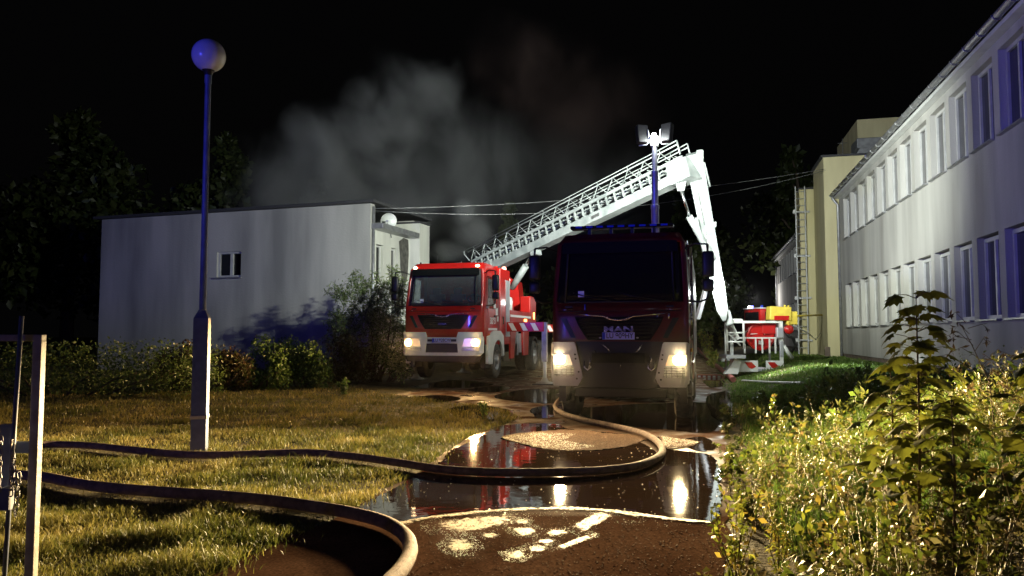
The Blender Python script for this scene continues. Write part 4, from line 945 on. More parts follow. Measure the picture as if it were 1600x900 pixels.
def make_wheel(root, x, y, dual=False, mr=None):
    sx = 1 if x > 0 else -1
    tyre = MB().lathe([(.28, -.14), (.42, -.15), (.485, -.12), (.50, -.07), (.50, .07), (.485, .12), (.42, .15), (.28, .14)], (x, y, .5), 'x', 32)
    for k in range(32):
        a = k*math.pi/16; tyre.box((x, y+math.cos(a)*.498, .5+math.sin(a)*.498), (.23, .03, .012), Euler((a+math.pi/2, 0, 0)))
    t = tyre.build('wheel', M['rubber'], root)
    o = x + sx*.10
    r_ = MB().lathe([(.285, sx*.04), (.27, sx*.03), (.25, -sx*.03), (.17, -sx*(.0)), (.12, sx*.04), (.11, sx*.07), (.001, sx*.075)], (o, y, .5), 'x', 28)
    for k in range(10):
        a = k*math.pi/5; r_.cyl((o, y+math.cos(a)*.165, .5+math.sin(a)*.165), (o+sx*.045, y+math.cos(a)*.165, .5+math.sin(a)*.165), .016, seg=6)
    r_.build('rim', M['steel'], t)
    if dual: MB().lathe([(.28, -.13), (.44, -.14), (.5, -.07), (.5, .07), (.44, .14), (.28, .13)], (x-sx*.34, y, .5), 'x', 28).build('tyre', M['rubber'], t)
def make_cab(root, paint, glass, second=False):
    rows = [cab_ring(z) for z in ZR]; n = len(rows[0]); V = [(x, y, z) for z, r_ in zip(ZR, rows) for x, y in r_]
    body, wind, sideg = [], [], []
    for r_ in range(len(ZR)-1):
        for k in range(n-1):
            f = (r_*n+k, r_*n+k+1, (r_+1)*n+k+1, (r_+1)*n+k)
            z0, z1 = ZR[r_], ZR[r_+1]
            if 6 <= k <= 13 and z0 >= 1.98 and z1 <= 2.98: wind.append(f)
            elif k in (1, n-3) and z0 >= 1.98 and z1 <= 2.75: sideg.append(f)
            elif 3 <= k < n-4 and z1 <= 1.15: continue
            else: body.append(f)
    last = (len(ZR)-1)*n; body.append(tuple(last+k for k in range(n)))          # roof
    mb = MB(); mb.add(V, body); mb.add([(-hwz(.95), CD, .95), (hwz(.95), CD, .95), (hwz(3.0), CD, 3.16), (-hwz(3.0), CD, 3.16)], [(0, 1, 2, 3)])
    c = mb.build('cab', paint, root); sm(c, 30); md = c.modifiers.new('shell', 'SOLIDIFY'); md.thickness = .035; md.offset = -1
    gm = MB(); gm.add(V, wind); g = gm.build('windscreen', glass, root); bm = bmesh.new(); bm.from_mesh(g.data); bmesh.ops.delete(bm, geom=[v for v in bm.verts if not v.link_faces], context='VERTS'); bm.to_mesh(g.data); bm.free(); sm(g, 60)
    g.location.y = .012; g.modifiers.new('s', 'SOLIDIFY').thickness = .006
    for sgn in (-1, 1):
        h = 1.10*sgn; 
        MB().box((h-.02*sgn, .86, 2.37), (.008, .76, .78), Euler((0, -sgn*.035, 0))).build('side_window', glass, root)
    # windscreen rubber frame
    fr = MB(); xw = .80*1.10
    lo_ = [(x, front_y(x, 1.985)-.012, 1.985) for x in [xw*k/8 for k in range(-8, 9)]]; up_ = [(x, front_y(x, 2.975)-.012, 2.975) for x in [xw*.97*k/8 for k in range(-8, 9)]]; fr.tube(lo_ + up_[::-1] + lo_[:1], .018, 6)
    fr.build('windscreen_frame', M['black'], root)
    # dark sun visor
    vz = MB(); front_panel(vz, [(2.80, -.95, .95), (2.92, -.95, .95), (2.99, -.93, .93)], .05, .02, 12); vz.build('sun_visor', M['dark_glass'] if second else M['gloss_black'], root)
    wp = MB()
    for x0, x1 in ((-.75, -.05), (.0, .72)): wp.tube([(x1, front_y(x1, 2.0)-.03, 1.99), (x0+.2, front_y(x0+.2, 2.1)-.03, 2.08), (x0, front_y(x0, 2.16)-.03, 2.14)], .010, 5)
    wp.build('wiper', M['black'], root)
    # doors
    for sgn in (-1, 1):
        dm = MB(); x = 1.122*sgn
        dm.box((x, .86, 1.53), (.014, .82, .82), bev=.004); dr = dm.build('door', paint, root)
        MB().box((x+.02*sgn, 1.10, 1.72), (.03, .16, .05), bev=.008).build('handle', M['black'], dr)
        MB().tube([(x+.012*sgn, .45, 1.93), (x+.012*sgn, 1.27, 1.93)], .01, 5).tube([(1.09*sgn, .50, 2.78), (1.09*sgn, 1.25, 2.78)], .012, 5).build('seal', M['black'], dr)
        st = MB()
        for z in (.42, .68): st.box((sgn*1.02, .72, z), (.2, .5, .04))
        st.box((sgn*1.0, .72, .62), (.12, .62, .6)); st.build('step', M['black'], root)
    # grille with smile strip
    gl = MB(); front_panel(gl, [(1.36, -.50, .50), (1.44, -.56, .56), (1.60, -.66, .66), (1.74, -.72, .72)], .004, .022, 14)
    for k in range(6):
        z = 1.42+.055*k; xx = .50+.035*k; gl.tube([(x, front_y(x, z)-.035, z) for x in [xx*j/8 for j in range(-8, 9)]], .009, 5)
    g_ = gl.build('grille', M['gloss_black'], root)
    pth = [(-.74, 1.79), (-.45, 1.765), (-.24, 1.75), (-.12, 1.70), (0, 1.685), (.12, 1.70), (.24, 1.75), (.45, 1.765), (.74, 1.79)]
    stp = MB(); stp.tube([(x, front_y(x, z)-.045, z) for x, z in pth], [.006, .012, .015, .018, .018, .018, .015, .012, .006], 8); stp.build('chrome_strip', M['chrome'], g_)
    # side vents
    for sgn in (-1, 1):
        v = MB(); front_panel(v, [(1.40, *sorted((.70*sgn, .78*sgn))), (1.72, *sorted((.86*sgn, .96*sgn)))], .003, .012, 3); v.build('air_inlet', M['black'], root)
        b = MB(); b.tube([(x, front_y(x, 1.86)-.004, 1.86) for x in (sgn*.99, sgn*.9, sgn*.75)], .004, 4); b.build('trim_line', M['chrome'], root)
    ln = MB(); ln.tube([(x, front_y(x, 1.835)-.002, 1.835) for x in [1.0*k/10 for k in range(-10, 11)]], .006, 5); ln.build('panel_gap', M['black'], root)
    # mirrors
    for sgn in (-1, 1):
        a = MB(); a.tube([(sgn*1.07, .30, 2.86), (sgn*1.22, .16, 2.92), (sgn*1.40, .10, 2.90), (sgn*1.42, .10, 2.74)], .017, 7)
        a.tube([(sgn*1.42, .10, 2.12), (sgn*1.40, .11, 2.02), (sgn*1.28, .18, 1.98), (sgn*1.10, .32, 2.00)], .017, 7); a.tube([(sgn*1.42, .12, 2.9), (sgn*1.42, .12, 2.05)], .014, 6)
        arm = a.build('mirror_arm', M['black'], root)
        sm(MB().box((sgn*1.42, .13, 2.58), (.19, .11, .42), bev=.04).build('mirror', M['black'], arm), 50)
        sm(MB().box((sgn*1.42, .13, 2.24), (.18, .12, .20), bev=.04).build('mirror', M['black'], arm), 50)
    # interior
    it = MB()
    for x in (-.62, .0, .62): it.box((x, 1.32, 2.05), (.46, .14, .62), bev=.04).box((x, 1.30, 2.44), (.24, .1, .2), bev=.04).box((x, 1.1, 1.72), (.48, .45, .16), bev=.04)
    it.build('seat', M['seat'], root)
    d = MB(); d.box((0, .42, 1.86), (1.95, .34, .2), bev=.05).box((.55, .40, 1.99), (.5, .25, .1), bev=.03); d.build('dashboard', M['black'], root)
    ring = [(.62+.21*math.cos(a), .62+.08*math.sin(a), 2.08+.20*math.sin(a)) for a in [k*math.pi/10 for k in range(21)]]
    MB().tube(ring, .017, 6, False).tube([(.42, .62, 2.08), (.82, .62, 2.08)], .014, 5).build('steering_wheel', M['black'], root)
    MB().box((-.5, .40, 2.02), (.34, .2, .02), Euler((.2, 0, .3))).box((-.30, .42, 2.05), (.14, .1, .06), Euler((.2, .1, .3))).build('papers', M['pvc'], root)
    # chassis and front axle
    MB().box((0, 4.6, .78), (.86, 8.0, .26)).box((0, 1.35, .5), (1.7, .16, .16)).box((0, 1.1, .85), (1.5, 1.6, .24)).build('chassis', M['black'], root)
    for sgn in (-1, 1): make_wheel(root, sgn*.98, 1.38)
def mud_arch(root, mt, x, y, ra=.60, wd=.30, name='wheel_arch'):
    mb = MB(); n = 14
    for o_ in (0, 1):
        pass
    vs = []; 
    for k in range(n+1):
        a = math.pi*k/n
        for rr_ in (ra, ra+.05):
            for dx in (-wd/2, wd/2): vs.append((x+dx, y-math.cos(a)*rr_, .5+math.sin(a)*rr_))
    fs = []
    for k in range(n):
        b = 4*k; fs += [(b, b+1, b+5, b+4), (b+2, b+6, b+7, b+3), (b, b+4, b+6, b+2), (b+1, b+3, b+7, b+5)]
    fs += [(0, 2, 3, 1), (4*n, 4*n+1, 4*n+3, 4*n+2)]
    return mb.add(vs, fs).build(name, mt, root)
def marker(root, x, z, mt, r=.035):
    o = MB().ball((x, front_y(x, z)-.02, z), r, (1.3, .7, .8), 12, 8).build('marker_lamp', mt, root); return o
def plate(root, txt, x, z, off=.03):
    y = front_y(x, z)-off
    p = MB().box((x, y, z), (.52, .012, .115), bev=.004).build('license_plate', M['plate'], root)
    MB().box((x-.235, y-.008, z), (.045, .004, .108)).build('country_band', M['plate_blue'], p)
    text('plate_text', txt, .118, M['ink'], (x+.022, y-.0085, z), (math.pi/2, 0, 0), p, .0012, bold=.0012, sx=.86)
    return p

def fittings(root, dark):
    for sgn in (-1, 1):
        MB().box((sgn*1.14, .52, 1.20), (.03, .16, .06), bev=.008).build('side_marker', M['amber_off'], root)
        MB().tube([(sgn*1.09, .36, 2.02), (sgn*1.075, .47, 2.95)], .016, 6).build('window_pillar_trim', M['black'], root)
        MB().box((sgn*1.125, .86, 1.135), (.02, .84, .015)).build('sill_trim', M['black'], root)
        MB().box((sgn*.82, front_y(.82, 1.9)-.012, 1.905), (.12, .02, .03), bev=.006).build('washer_cover', M['black'], root)
    MB().box((-.62, front_y(.62, 2.2)-.03, 2.12), (.10, .004, .10)).build('windscreen_sticker', M['reflect'], root)
    MB().box((.02, .24, 2.86), (.24, .03, .07), bev=.01).build('interior_mirror', M['black'], root)
    for x in (-.28, .30): MB().box((x, .55, 2.02), (.10, .02, .07), Euler((.3, 0, 0))).build('dashboard_screen', M['pvc'] if x < 0 else M['blue_lamp'], root)

# ---------------- near engine
E1 = thing('fire_engine', 'near dark red fire engine with grey headlight corners and a raised light mast', 'fire engine', T1, -ANG)
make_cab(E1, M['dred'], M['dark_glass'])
for sgn in (-1, 1):
    mb = MB()
    X = lambda a: a*sgn
    front_panel(mb, [(.62, *sorted((X(.66), X(1.06)))), (.76, *sorted((X(.58), X(1.11)))), (1.0, *sorted((X(.63), X(1.115)))), (1.30, *sorted((X(.70), X(1.115)))), (1.33, *sorted((X(.72), X(1.08))))], .05, .06, 8)
    bc = mb.build('bumper_corner', M['bumper_grey'], E1)
    MB().box((X(1.0), .62, .95), (.2, .66, .62), bev=.03).build('corner_box', M['bumper_grey'], bc)
    hm = MB(); front_panel(hm, [(.96, *sorted((X(.74), X(1.07)))), (1.13, *sorted((X(.80), X(1.07))))], .112, .012, 5)
    hl = hm.build('headlight', M['head_dim'], E1)
    lz = MB(); x = X(.95); lz.lathe([(.001, -.02), (.04, -.018), (.065, -.006), (.07, .0)], (x, front_y(x, 1.05)-.13, 1.05), 'y', 20); lz.v = [(x+(a-x)*1.35, b, 1.05+(c_-1.05)*1.15) for a, b, c_ in lz.v]; lz.build('lens', M['head'], hl)
    gm = MB(); front_panel(gm, [(.78, *sorted((X(.70), X(1.06)))), (.93, *sorted((X(.74), X(1.07))))], .112, .010, 5)
    lo = gm.build('fog_lamp', M['lens'], E1); gg = MB()
    for z in (.80, .84, .88, .92): gg.tube([(X(xx), front_y(X(xx), z)-.14, z) for xx in (.72, .85, .96, 1.04)], .006, 4)
    for xx in (.76, .84, .92, 1.0): gg.tube([(X(xx), front_y(X(xx), .78)-.14, .77), (X(xx), front_y(X(xx), .94)-.14, .945)], .005, 4)
    gg.build('guard_grid', M['gloss_black'], lo)
    for bx, bz in ((.69, 1.06), (.70, 1.13), (.64, .85), (.67, .74)):
        MB().cyl((X(bx), front_y(X(bx), bz)-.125, bz), (X(bx), front_y(X(bx), bz)-.10, bz), .016, seg=8).build('bolt', M['black'], bc)
mb = MB(); front_panel(mb, [(.60, -.60, .60), (.75, -.60, .60), (1.05, -.64, .64), (1.34, -.70, .70)], .0, .03, 10); mb.build('bumper_centre', M['black'], E1)
mb = MB(); front_panel(mb, [(1.00, -.42, .42), (1.16, -.42, .42)], .06, .08, 6); mb.build('winch_cover', M['gloss_black'], E1)
for x in (-.50, .52):
    MB().tube([(x-.05, -.07, 1.02), (x-.05, -.08, .92), (x, -.085, .88), (x+.05, -.08, .92), (x+.05, -.07, 1.02)], .012, 7).build('tow_hook', M['chrome'], E1)
for a, b in (((-.26, 1.30), (-.12, 1.16)), ((-.38, 1.20), (-.30, 1.02)), ((.38, 1.30), (.25, 1.14)), ((.25, 1.14), (.26, .98)), ((-.46, 1.1), (-.48, .9)), ((.02, 1.0), (.02, .92)), ((.50, 1.12), (.51, 1.0))):
    MB().tube([(a[0], -.10, a[1]), ((a[0]+b[0])/2+.02, -.12, (a[1]+b[1])/2), (b[0], -.10, b[1])], .009, 6).build('shackle_bar', M['chrome'], E1)
MB().box((0, .25, .50), (1.5, .12, .16), bev=.02).build('underrun_bar', M['black'], E1)
plate(E1, 'LU 909HY', 0, 1.43, .075)
t_ = text('maker_lettering', 'MAN', .125, M['chrome'], (0, front_y(0, 1.53)-.055, 1.535), (math.pi/2, 0, 0), E1, .006, bold=.004, sx=1.75)
for x, z in ((-.30, 1.40), (.30, 1.40)): marker(E1, x, z, M['lens'], .018)
marker(E1, .84, 2.93, M['amber'], .045); marker(E1, -.86, 2.93, M['lens'], .03)
fittings(E1, True)
# roof beacon bar
rbm = MB().box((0, .62, 3.29), (1.75, .24, .055), bev=.02).build('beacon_bar', M['gloss_black'], E1)
for k in range(9): MB().box((-.72+.18*k, .495, 3.292), (.11, .012, .03)).build('beacon_lens', M['blue_lamp'], rbm)
for x in (-.55, -.18, .18, .55): MB().box((x, .62, 3.21), (.05, .1, .12)).build('bar_foot', M['black'], rbm)
# blue glint on the panel put in as an added blue lens; chrome pieces are nozzles
for x, z in ((-.55, 1.90), (.62, 1.74), (.80, 1.75)):
    MB().tube([(x, front_y(x, z)-.012, z-.05), (x, front_y(x, z)-.012, z+.05)], .014, 8).build('grille_beacon' if x < 0 else 'washer_nozzle', M['blue_lamp'] if x < 0 else M['chrome'], E1)
MB().tube([(1.135, .48, 1.98), (1.15, .46, 1.7), (1.135, .5, 1.4)], .012, 6).tube([(1.135, 1.36, 1.35), (1.16, 1.36, 1.9), (1.135, 1.36, 2.4)], .012, 6).build('grab_rail', M['chrome'], E1)
# crew cab and superstructure
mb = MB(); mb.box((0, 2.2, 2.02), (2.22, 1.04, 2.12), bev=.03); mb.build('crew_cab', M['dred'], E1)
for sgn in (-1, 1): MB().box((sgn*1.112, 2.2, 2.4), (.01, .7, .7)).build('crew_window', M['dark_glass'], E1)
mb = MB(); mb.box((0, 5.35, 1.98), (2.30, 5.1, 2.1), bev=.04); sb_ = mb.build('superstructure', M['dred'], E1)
for sgn in (-1, 1):
    for k, (y0, y1) in enumerate(((2.95, 4.3), (6.0, 7.6))):
        s_ = MB().box((sgn*1.156, (y0+y1)/2, 1.75), (.012, y1-y0, 1.5)).build('roller_shutter', M['alu'], sb_)
    s_ = MB().box((sgn*1.156, 5.15, 2.1), (.012, 1.5, .9)).build('roller_shutter', M['alu'], sb_)
    make_wheel(E1, sgn*1.0, 5.2, True); mud_arch(E1, M['black'], sgn*1.04, 5.2, .6, .2)
    MB().tube([(sgn*1.05, 2.9, 3.12), (sgn*1.05, 2.9, 3.28), (sgn*1.05, 7.7, 3.28), (sgn*1.05, 7.7, 3.12)], .02, 6).build('roof_rail', M['alu'], E1)
    MB().box((sgn*1.08, 3.2, .8), (.16, 2.6, .3), bev=.02).build('side_skirt', M['dred'], E1)
MB().box((1.13, 1.76, 2.95), (.05, .12, .18)).build('side_lamp', M['pvc'], E1)
# light mast
mloc = Vector(((MAST - T1).dot(Pv), (MAST - T1).dot(Dv), MAST.z))
mx_, my_ = mloc.x, mloc.y
mst = MB().lathe([(.075, 2.9), (.075, 3.9), (.082, 3.91), (.082, 3.98), (.062, 3.99), (.062, 4.6), (.068, 4.61), (.068, 4.66), (.05, 4.67), (.05, mloc.z-.14)], (mx_, my_, 0), 'z', 18).build('light_mast', M['alu'], E1); sm(mst)
MB().box((mx_, my_, mloc.z-.06), (.16, .12, .20), bev=.02).build('mast_head', M['white_paint'], mst)
for sgn in (-1, 1):
    for dy, rz_ in ((0, .0),):
        c = Vector((mx_+sgn*.24, my_+.02, mloc.z+.10)); rot = Euler((R(-12), 0, -sgn*R(28)))
        MB().box(c, (.23, .13, .38), rot, .02).build('floodlight', M['black'], mst)
        cc = c + rot.to_matrix() @ Vector((0, .07, 0)); MB().box(cc, (.19, .012, .32), rot).build('flood_glass', M['flood'], mst)
    MB().tube([(mx_+sgn*.06, my_, mloc.z+.0), (mx_+sgn*.10, my_-.02, mloc.z-.02), (mx_+sgn*.14, my_-.03, mloc.z-.12), (mx_+sgn*.30, my_-.03, mloc.z-.13)], .012, 6).build('lamp_bracket', M['white_paint'], mst)
    MB().tube([(mx_+sgn*.10, my_-.02, mloc.z-.1), (mx_+sgn*.12, my_-.02, mloc.z+.18)], .010, 6).build('lamp_bracket', M['white_paint'], mst)
MB().ball((mx_+.0, my_-.12, mloc.z+.03), .05, seg=12, rings=8).build('work_lamp', M['flood'], mst)  # glowing ball added to brighten the bracket like floodlight spill

# ---------------- platform truck
E2 = thing('platform_truck', 'bright red aerial platform truck with white bumper, left of the near engine', 'fire engine', T2, -ANG)
make_cab(E2, M['red'], M['glass'], True)
mb = MB()
front_panel(mb, [(1.16, -1.10, -.42), (1.28, -1.09, -.46)], .05, .06, 6); front_panel(mb, [(1.16, .42, 1.10), (1.28, .46, 1.09)], .05, .06, 6)
front_panel(mb, [(.66, -1.05, 1.05), (.74, -1.115, 1.115)], .06, .07, 16)
for s in (-1, 1):
    front_panel(mb, [(.74, *sorted((s*.46, s*1.115))), (1.16, *sorted((s*.42, s*1.115)))], .05, .06, 8)
front_panel(mb, [(.98, -.46, .46), (1.14, -.46, .46)], .03, .05, 8)
bp_ = mb.build('bumper', M['white_paint'], E2)
mb = MB(); front_panel(mb, [(.75, -.45, .45), (.97, -.45, .45)], .0, .02, 8); mb.build('bumper_grille', M['black'], bp_)
mb = MB(); front_panel(mb, [(.50, -1.0, 1.0), (.655, -1.08, 1.08)], .0, .05, 16); mb.build('under_bumper', M['black'], E2)
for s in (-1, 1):
    hm = MB(); front_panel(hm, [(.90, *sorted((s*.58, s*1.05))), (1.11, *sorted((s*.64, s*1.06)))], .112, .012, 5); hl = hm.build('headlight', M['head_dim'] if s < 0 else M['head_dim'], E2)
    lz = MB(); x = s*.93; lz.lathe([(.001, -.02), (.05, -.018), (.08, -.006), (.088, 0)], (x, front_y(x, 1.0)-.13, 1.0), 'y', 20); lz.build('lens', M['head_orange'], hl)
    hm = MB(); front_panel(hm, [(.79, *sorted((s*.56, s*1.02))), (.87, *sorted((s*.57, s*1.04)))], .112, .008, 5); hm.build('fog_lamp', M['lens'], E2)
    MB().tube([(s*.48, -.05, .78), (s*.44, -.05, 1.14)], .006, 4).build('seam', M['black'], bp_)
    mud = MB()
    poly = [(.30, .66), (.30, 1.16), (.50, 1.20), (.80, 1.30), (1.0, 1.32), (1.66, 1.32), (1.98, 1.18), (2.06, .62), (1.98, .62)] + [(1.38+.57*math.cos(a), .5+.57*math.sin(a)) for a in [R(10+16*k) for k in range(11)]] + [(.80, .42), (.5, .42)]
    mud.prism(poly, s*1.10, s*1.16, 'x'); mud.build('wheel_arch', M['white_paint'], E2)
    mud_arch(E2, M['black'], s*.98, 1.38, .60, .26, 'mudguard')
    MB().box((s*1.13, .53, .55), (.08, .44, .24), bev=.02).build('step_box', M['white_paint'], E2)
for s in (-1, 1): MB().box((s*.32, -.075, 1.06), (.17, .02, .07), bev=.01).build('bumper_slot', M['black'], bp_)
plate(E2, 'LU 928CW', 0, 1.06, .105)
marker(E2, -.90, 3.03, M['warm_marker'], .045); marker(E2, .86, 3.06, M['warm_marker'], .045)
text('crest_lettering', 'man', .07, M['chrome'], (0, front_y(0, 1.5)-.05, 1.5), (math.pi/2, 0, 0), E2, .003, sx=1.9)
fittings(E2, False)
# writing on the door, pale checks
text('call_number', '303\u00b051', .25, M['reflect'], (1.134, .93, 1.58), (math.pi/2, 0, math.pi/2), E2, .002, bold=.004, sx=.88)
MB().box((1.133, .90, 1.36), (.004, .9, .06)).build('stripe', M['reflect'], E2)
MB().box((1.133, 1.10, 1.99), (.006, .22, .15)).box((1.133, 1.30, 1.85), (.006, .2, .2)).box((1.133, 1.42, 1.65), (.006, .12, .14)).build('white_check', M['reflect'], E2)
MB().box((1.14, .36, 1.94), (.04, .2, .06), bev=.01).build('door_hinge', M['steel'], E2)
MB().tube([(-.30, .4, 3.16), (-.30, .4, 3.42)], .008, 5).build('aerial', M['black'], E2)
MB().tube([(-.9, .7, 3.14), (-.9, .7, 3.22)], .03, 8).tube([(.3, .6, 3.16), (.3, .6, 3.23)], .02, 8).build('roof_horn', M['chrome'], E2)
# body behind the cab: equipment locker, platform deck, outriggers
mb = MB(); mb.box((0, 2.30, 2.02), (2.24, 1.12, 2.20), bev=.03); lk_ = mb.build('equipment_locker', M['red'], E2)
MB().box((1.128, 2.58, 1.98), (.012, .44, 1.55)).build('roller_shutter', M['alu'], lk_)
MB().box((1.128, 2.58, 2.78), (.018, .50, .05)).box((1.128, 2.58, 1.18), (.018, .5, .05)).build('shutter_frame', M['alu'], lk_)
MB().box((1.13, 2.08, 1.62), (.012, .10, .22), bev=.01).build('recess_handle', M['black'], lk_)
MB().ball((1.0, 2.62, 3.16), .07, seg=12, rings=8).build('beacon', M['red_lamp'], E2)
MB().box((0, 5.9, 1.38), (2.24, 6.1, .10)).build('deck', M['alu'], E2)
mb = MB(); mb.box((1.10, 4.3, 1.70), (.05, 2.8, .50), bev=.01); sp_ = mb.build('side_locker', M['red'], E2)
for z in (1.56, 1.78): MB().box((1.128, 4.3, z), (.006, 2.8, .07)).build('white_stripe', M['reflect'], sp_)
MB().box((1.13, 4.9, 1.67), (.02, .3, .08)).build('side_lamp', M['amber'], sp_)
mb = MB(); mb.box((.95, 6.1, 1.95), (.35, .9, 1.1), bev=.03); mb.build('rear_locker', M['red'], E2)
MB().box((1.13, 6.2, 1.85), (.02, .1, .22)).build('side_lamp', M['amber'], E2)
mb = MB(); mb.box((.2, 4.3, 2.05), (1.2, .7, .6), bev=.03); mb.build('deck_box', M['red'], E2)
MB().box((.86, 3.5, 2.1), (.3, .3, .55), bev=.06).box((.86, 3.3, 2.45), (.12, .1, .25), bev=.02).tube([(.95, 3.4, 2.2), (1.0, 3.3, 2.9), (.95, 3.3, 3.0)], .02, 6).build('control_seat', M['white_paint'], E2)
MB().box((-1.10, 4.6, 1.70), (.05, 3.4, .60), bev=.01).build('side_locker', M['red'], E2)
for sgn in (-1, 1):
    make_wheel(E2, sgn*1.0, 6.3, True); make_wheel(E2, sgn*1.0, 7.6, True); mud_arch(E2, M['black'], sgn*1.02, 6.3, .6, .24)
def outrigger(y, sgn, reach):
    r_ = thing('outrigger', '', ''); 
    for k in list(r_.keys()): del r_[k]
    r_.parent = E2
    bm_ = MB(); xa, xb = sgn*1.0, sgn*(1.12+reach); bm_.box(((xa+xb)/2, y, 1.44), (abs(xb-xa), .26, .28), bev=.015); bm_.build('beam', M['red'], r_)
    zb_ = -.235
    mb = MB(); mb.box((xb, y, 1.0), (.15, .17, 1.15), bev=.01); mb.build('jack_sleeve', M['steel'] if sgn > 0 else M['black'], r_)
    MB().cyl((xb, y, .5), (xb, y, zb_+.08), .055, seg=14).build('jack_leg', M['alu'] if sgn > 0 else M['steel'], r_)
    MB().lathe([(.26, zb_+.04), (.26, zb_+.07), (.12, zb_+.10), (.07, zb_+.2)], (xb, y, 0), 'z', 20).build('foot', M['steel'], r_)
    MB().box((xb, y, zb_+.015), (.62, .62, .045), bev=.006).build('pad', M['black'], r_)
    if sgn > 0:
        for k in range(3):
            x0 = 1.18 + k*.33; MB().prism([(x0, 1.55), (x0+.14, 1.55), (x0+.26, 1.33), (x0+.12, 1.33)], y-.136, y-.132, 'y').build('warning_stripe', M['reflect'], r_)
    return r_
outrigger(2.55, 1, 1.12); outrigger(3.7, -1, 1.05); outrigger(8.2, 1, .9); outrigger(8.2, -1, .9)
mb = MB(); mb.prism([(2.9, .5), (2.9, 1.32), (3.6, 1.32), (3.35, .5)], 1.08, 1.13, 'x'); mb.prism([(4.6, .55), (4.5, 1.32), (5.4, 1.32), (5.3, .55)], 1.08, 1.13, 'x'); mb.build('support_leg', M['red'], E2)
MB().box((1.05, 4.0, .95), (.08, .12, .75)).build('support_post', M['alu'], E2); MB().box((1.05, 4.4, .95), (.05, .3, .6)).build('tool_plate', M['alu'], E2)
# turntable
TT = Vector((0, 7.4, 0))
MB().lathe([(.75, 1.43), (.78, 1.55), (.78, 1.68), (.6, 1.70), (.6, 1.9), (.001, 1.9)], (TT.x, TT.y, 0), 'z', 28).build('turntable', M['red'], E2)
# boom in world coordinates -> local of E2
Minv = (Matrix.Translation(T2) @ Matrix.Rotation(-ANG, 4, 'Z')).inverted()
B0 = at(742, 424, 28.9); B1 = at(1078, 262, 22.0)
def L(p): return Minv @ Vector(p)
b0, b1 = L(B0), L(B1)
ax = (b1-b0); BL = ax.length; ax.normalize(); sd = ax.cross(Vector((0, 0, 1))).normalized(); upv = sd.cross(ax)
def bp(t, s_, u): return b0 + ax*t + sd*s_ + upv*u
mb = MB(); mb.beam(bp(0, 0, -.17), bp(BL, 0, -.17), .42, .27, upv); bm0 = mb.build('boom', M['boom_white'], E2)
MB().beam(bp(-.2, 0, -.25), bp(1.2, 0, -.2), .6, .5, upv).build('boom_base', M['boom_white'], bm0)
MB().beam(bp(BL*.62, .0, -.17), bp(BL*.655, 0, -.17), .428, .10, upv).build('name_plate', M['steel'], bm0)
MB().beam(bp(.3, -.24, .155), bp(BL-.2, -.24, .155), .02, .02, upv).beam(bp(.3, .24, .155), bp(BL-.2, .24, .155), .02, .02, upv).build('cable_tray', M['boom_white'], bm0)
MB().beam(bp(.2, -.26, .30), bp(BL, -.26, .30), .06, .09, upv).beam(bp(.2, .26, .30), bp(BL, .26, .30), .06, .09, upv).build('ladder_rail', M['boom_white'], bm0)
k = .4; i = 0; bk = MB().beam(bp(0, 0, 0), bp(0, 0, .0001+.14), .05, .10, ax)
while k < BL-.3:
    for s_ in (-.25, .25): bk.beam(bp(k, s_, -.03), bp(k, s_, .26), .06, .04, ax)
    bk.beam(bp(k+.09, -.2, .20), bp(k+.09, .2, .20), .03, .03, upv); k += .34
tag(bk.build('ladder_bracket', M['boom_white'], bm0), kind='stuff')
rungm = MB().tube([(-.24, 0, 0), (.24, 0, 0)], .018, 6).mesh('rung'); rungm.materials.append(M['boom_white'])
k = .4; rotm = Matrix((sd, ax, upv)).transposed().to_euler()
while k < BL-.1:
    o = link('rung', rungm, None, bm0); o.location = bp(k, 0, .42); o.rotation_euler = rotm; k += .34
for s_ in (-.27, .27):
    tr = MB(); tr.tube([bp(.1, s_, .72), bp(BL-.05, s_, .72)], .022, 6); tr.tube([bp(-.1, s_*1.05, .82), bp(BL-.6, s_*1.05, .82)], .014, 6)
    k = .2; j = 0
    while k < BL-.4:
        tr.tube([bp(k, s_, .38), bp(k+.26, s_, .72)], .016, 5).tube([bp(k+.26, s_, .72), bp(k+.52, s_, .38)], .016, 5)
        if j % 2 == 0: tr.tube([bp(k+.26, s_, .72), bp(k+.26, s_*1.05, .82)], .012, 5)
        k += .62; j += 1
    tr.tube([bp(BL-.05, s_, .4), bp(BL-.05, s_, .84)], .024, 6).tube([bp(BL-.9, s_, .82), bp(BL-.05, s_, .84)], .02, 6).tube([bp(.1, s_, .38), bp(-.15, s_, .72), bp(-.1, s_, .82)], .02, 6)
    tr.build('ladder_truss', M['boom_white'], bm0)
MB().beam(bp(BL-.55, 0, -.05), bp(BL+.12, 0, -.05), .62, .62, upv).build('boom_head', M['boom_white'], bm0)
hb_ = MB(); rr = random.Random(2)
for k in range(10): hb_.tube([bp(BL-.5+rr.uniform(0, .4), -.33, rr.uniform(-.25, .3)), bp(BL-.2+rr.uniform(0, .4), -.37, rr.uniform(-.25, .3)), bp(BL+.1, -.33, rr.uniform(-.3, .1))], .018, 5)
hb_.build('hydraulic_hose', M['steel'], bm0)
c0 = L(at(800, 450, 27.3)); c1 = bp(BL*.33, 0, -.28)
MB().cyl(c0, c0.lerp(c1, .6), .12, seg=16).build('lift_cylinder', M['boom_white'], E2); MB().cyl(c0.lerp(c1, .55), c1, .07, seg=14).build('cylinder_rod', M['chrome'], E2)
MB().box(bp(BL*.33, 0, -.32), (.3, .25, .3), rotm).build('cylinder_lug', M['boom_white'], bm0)
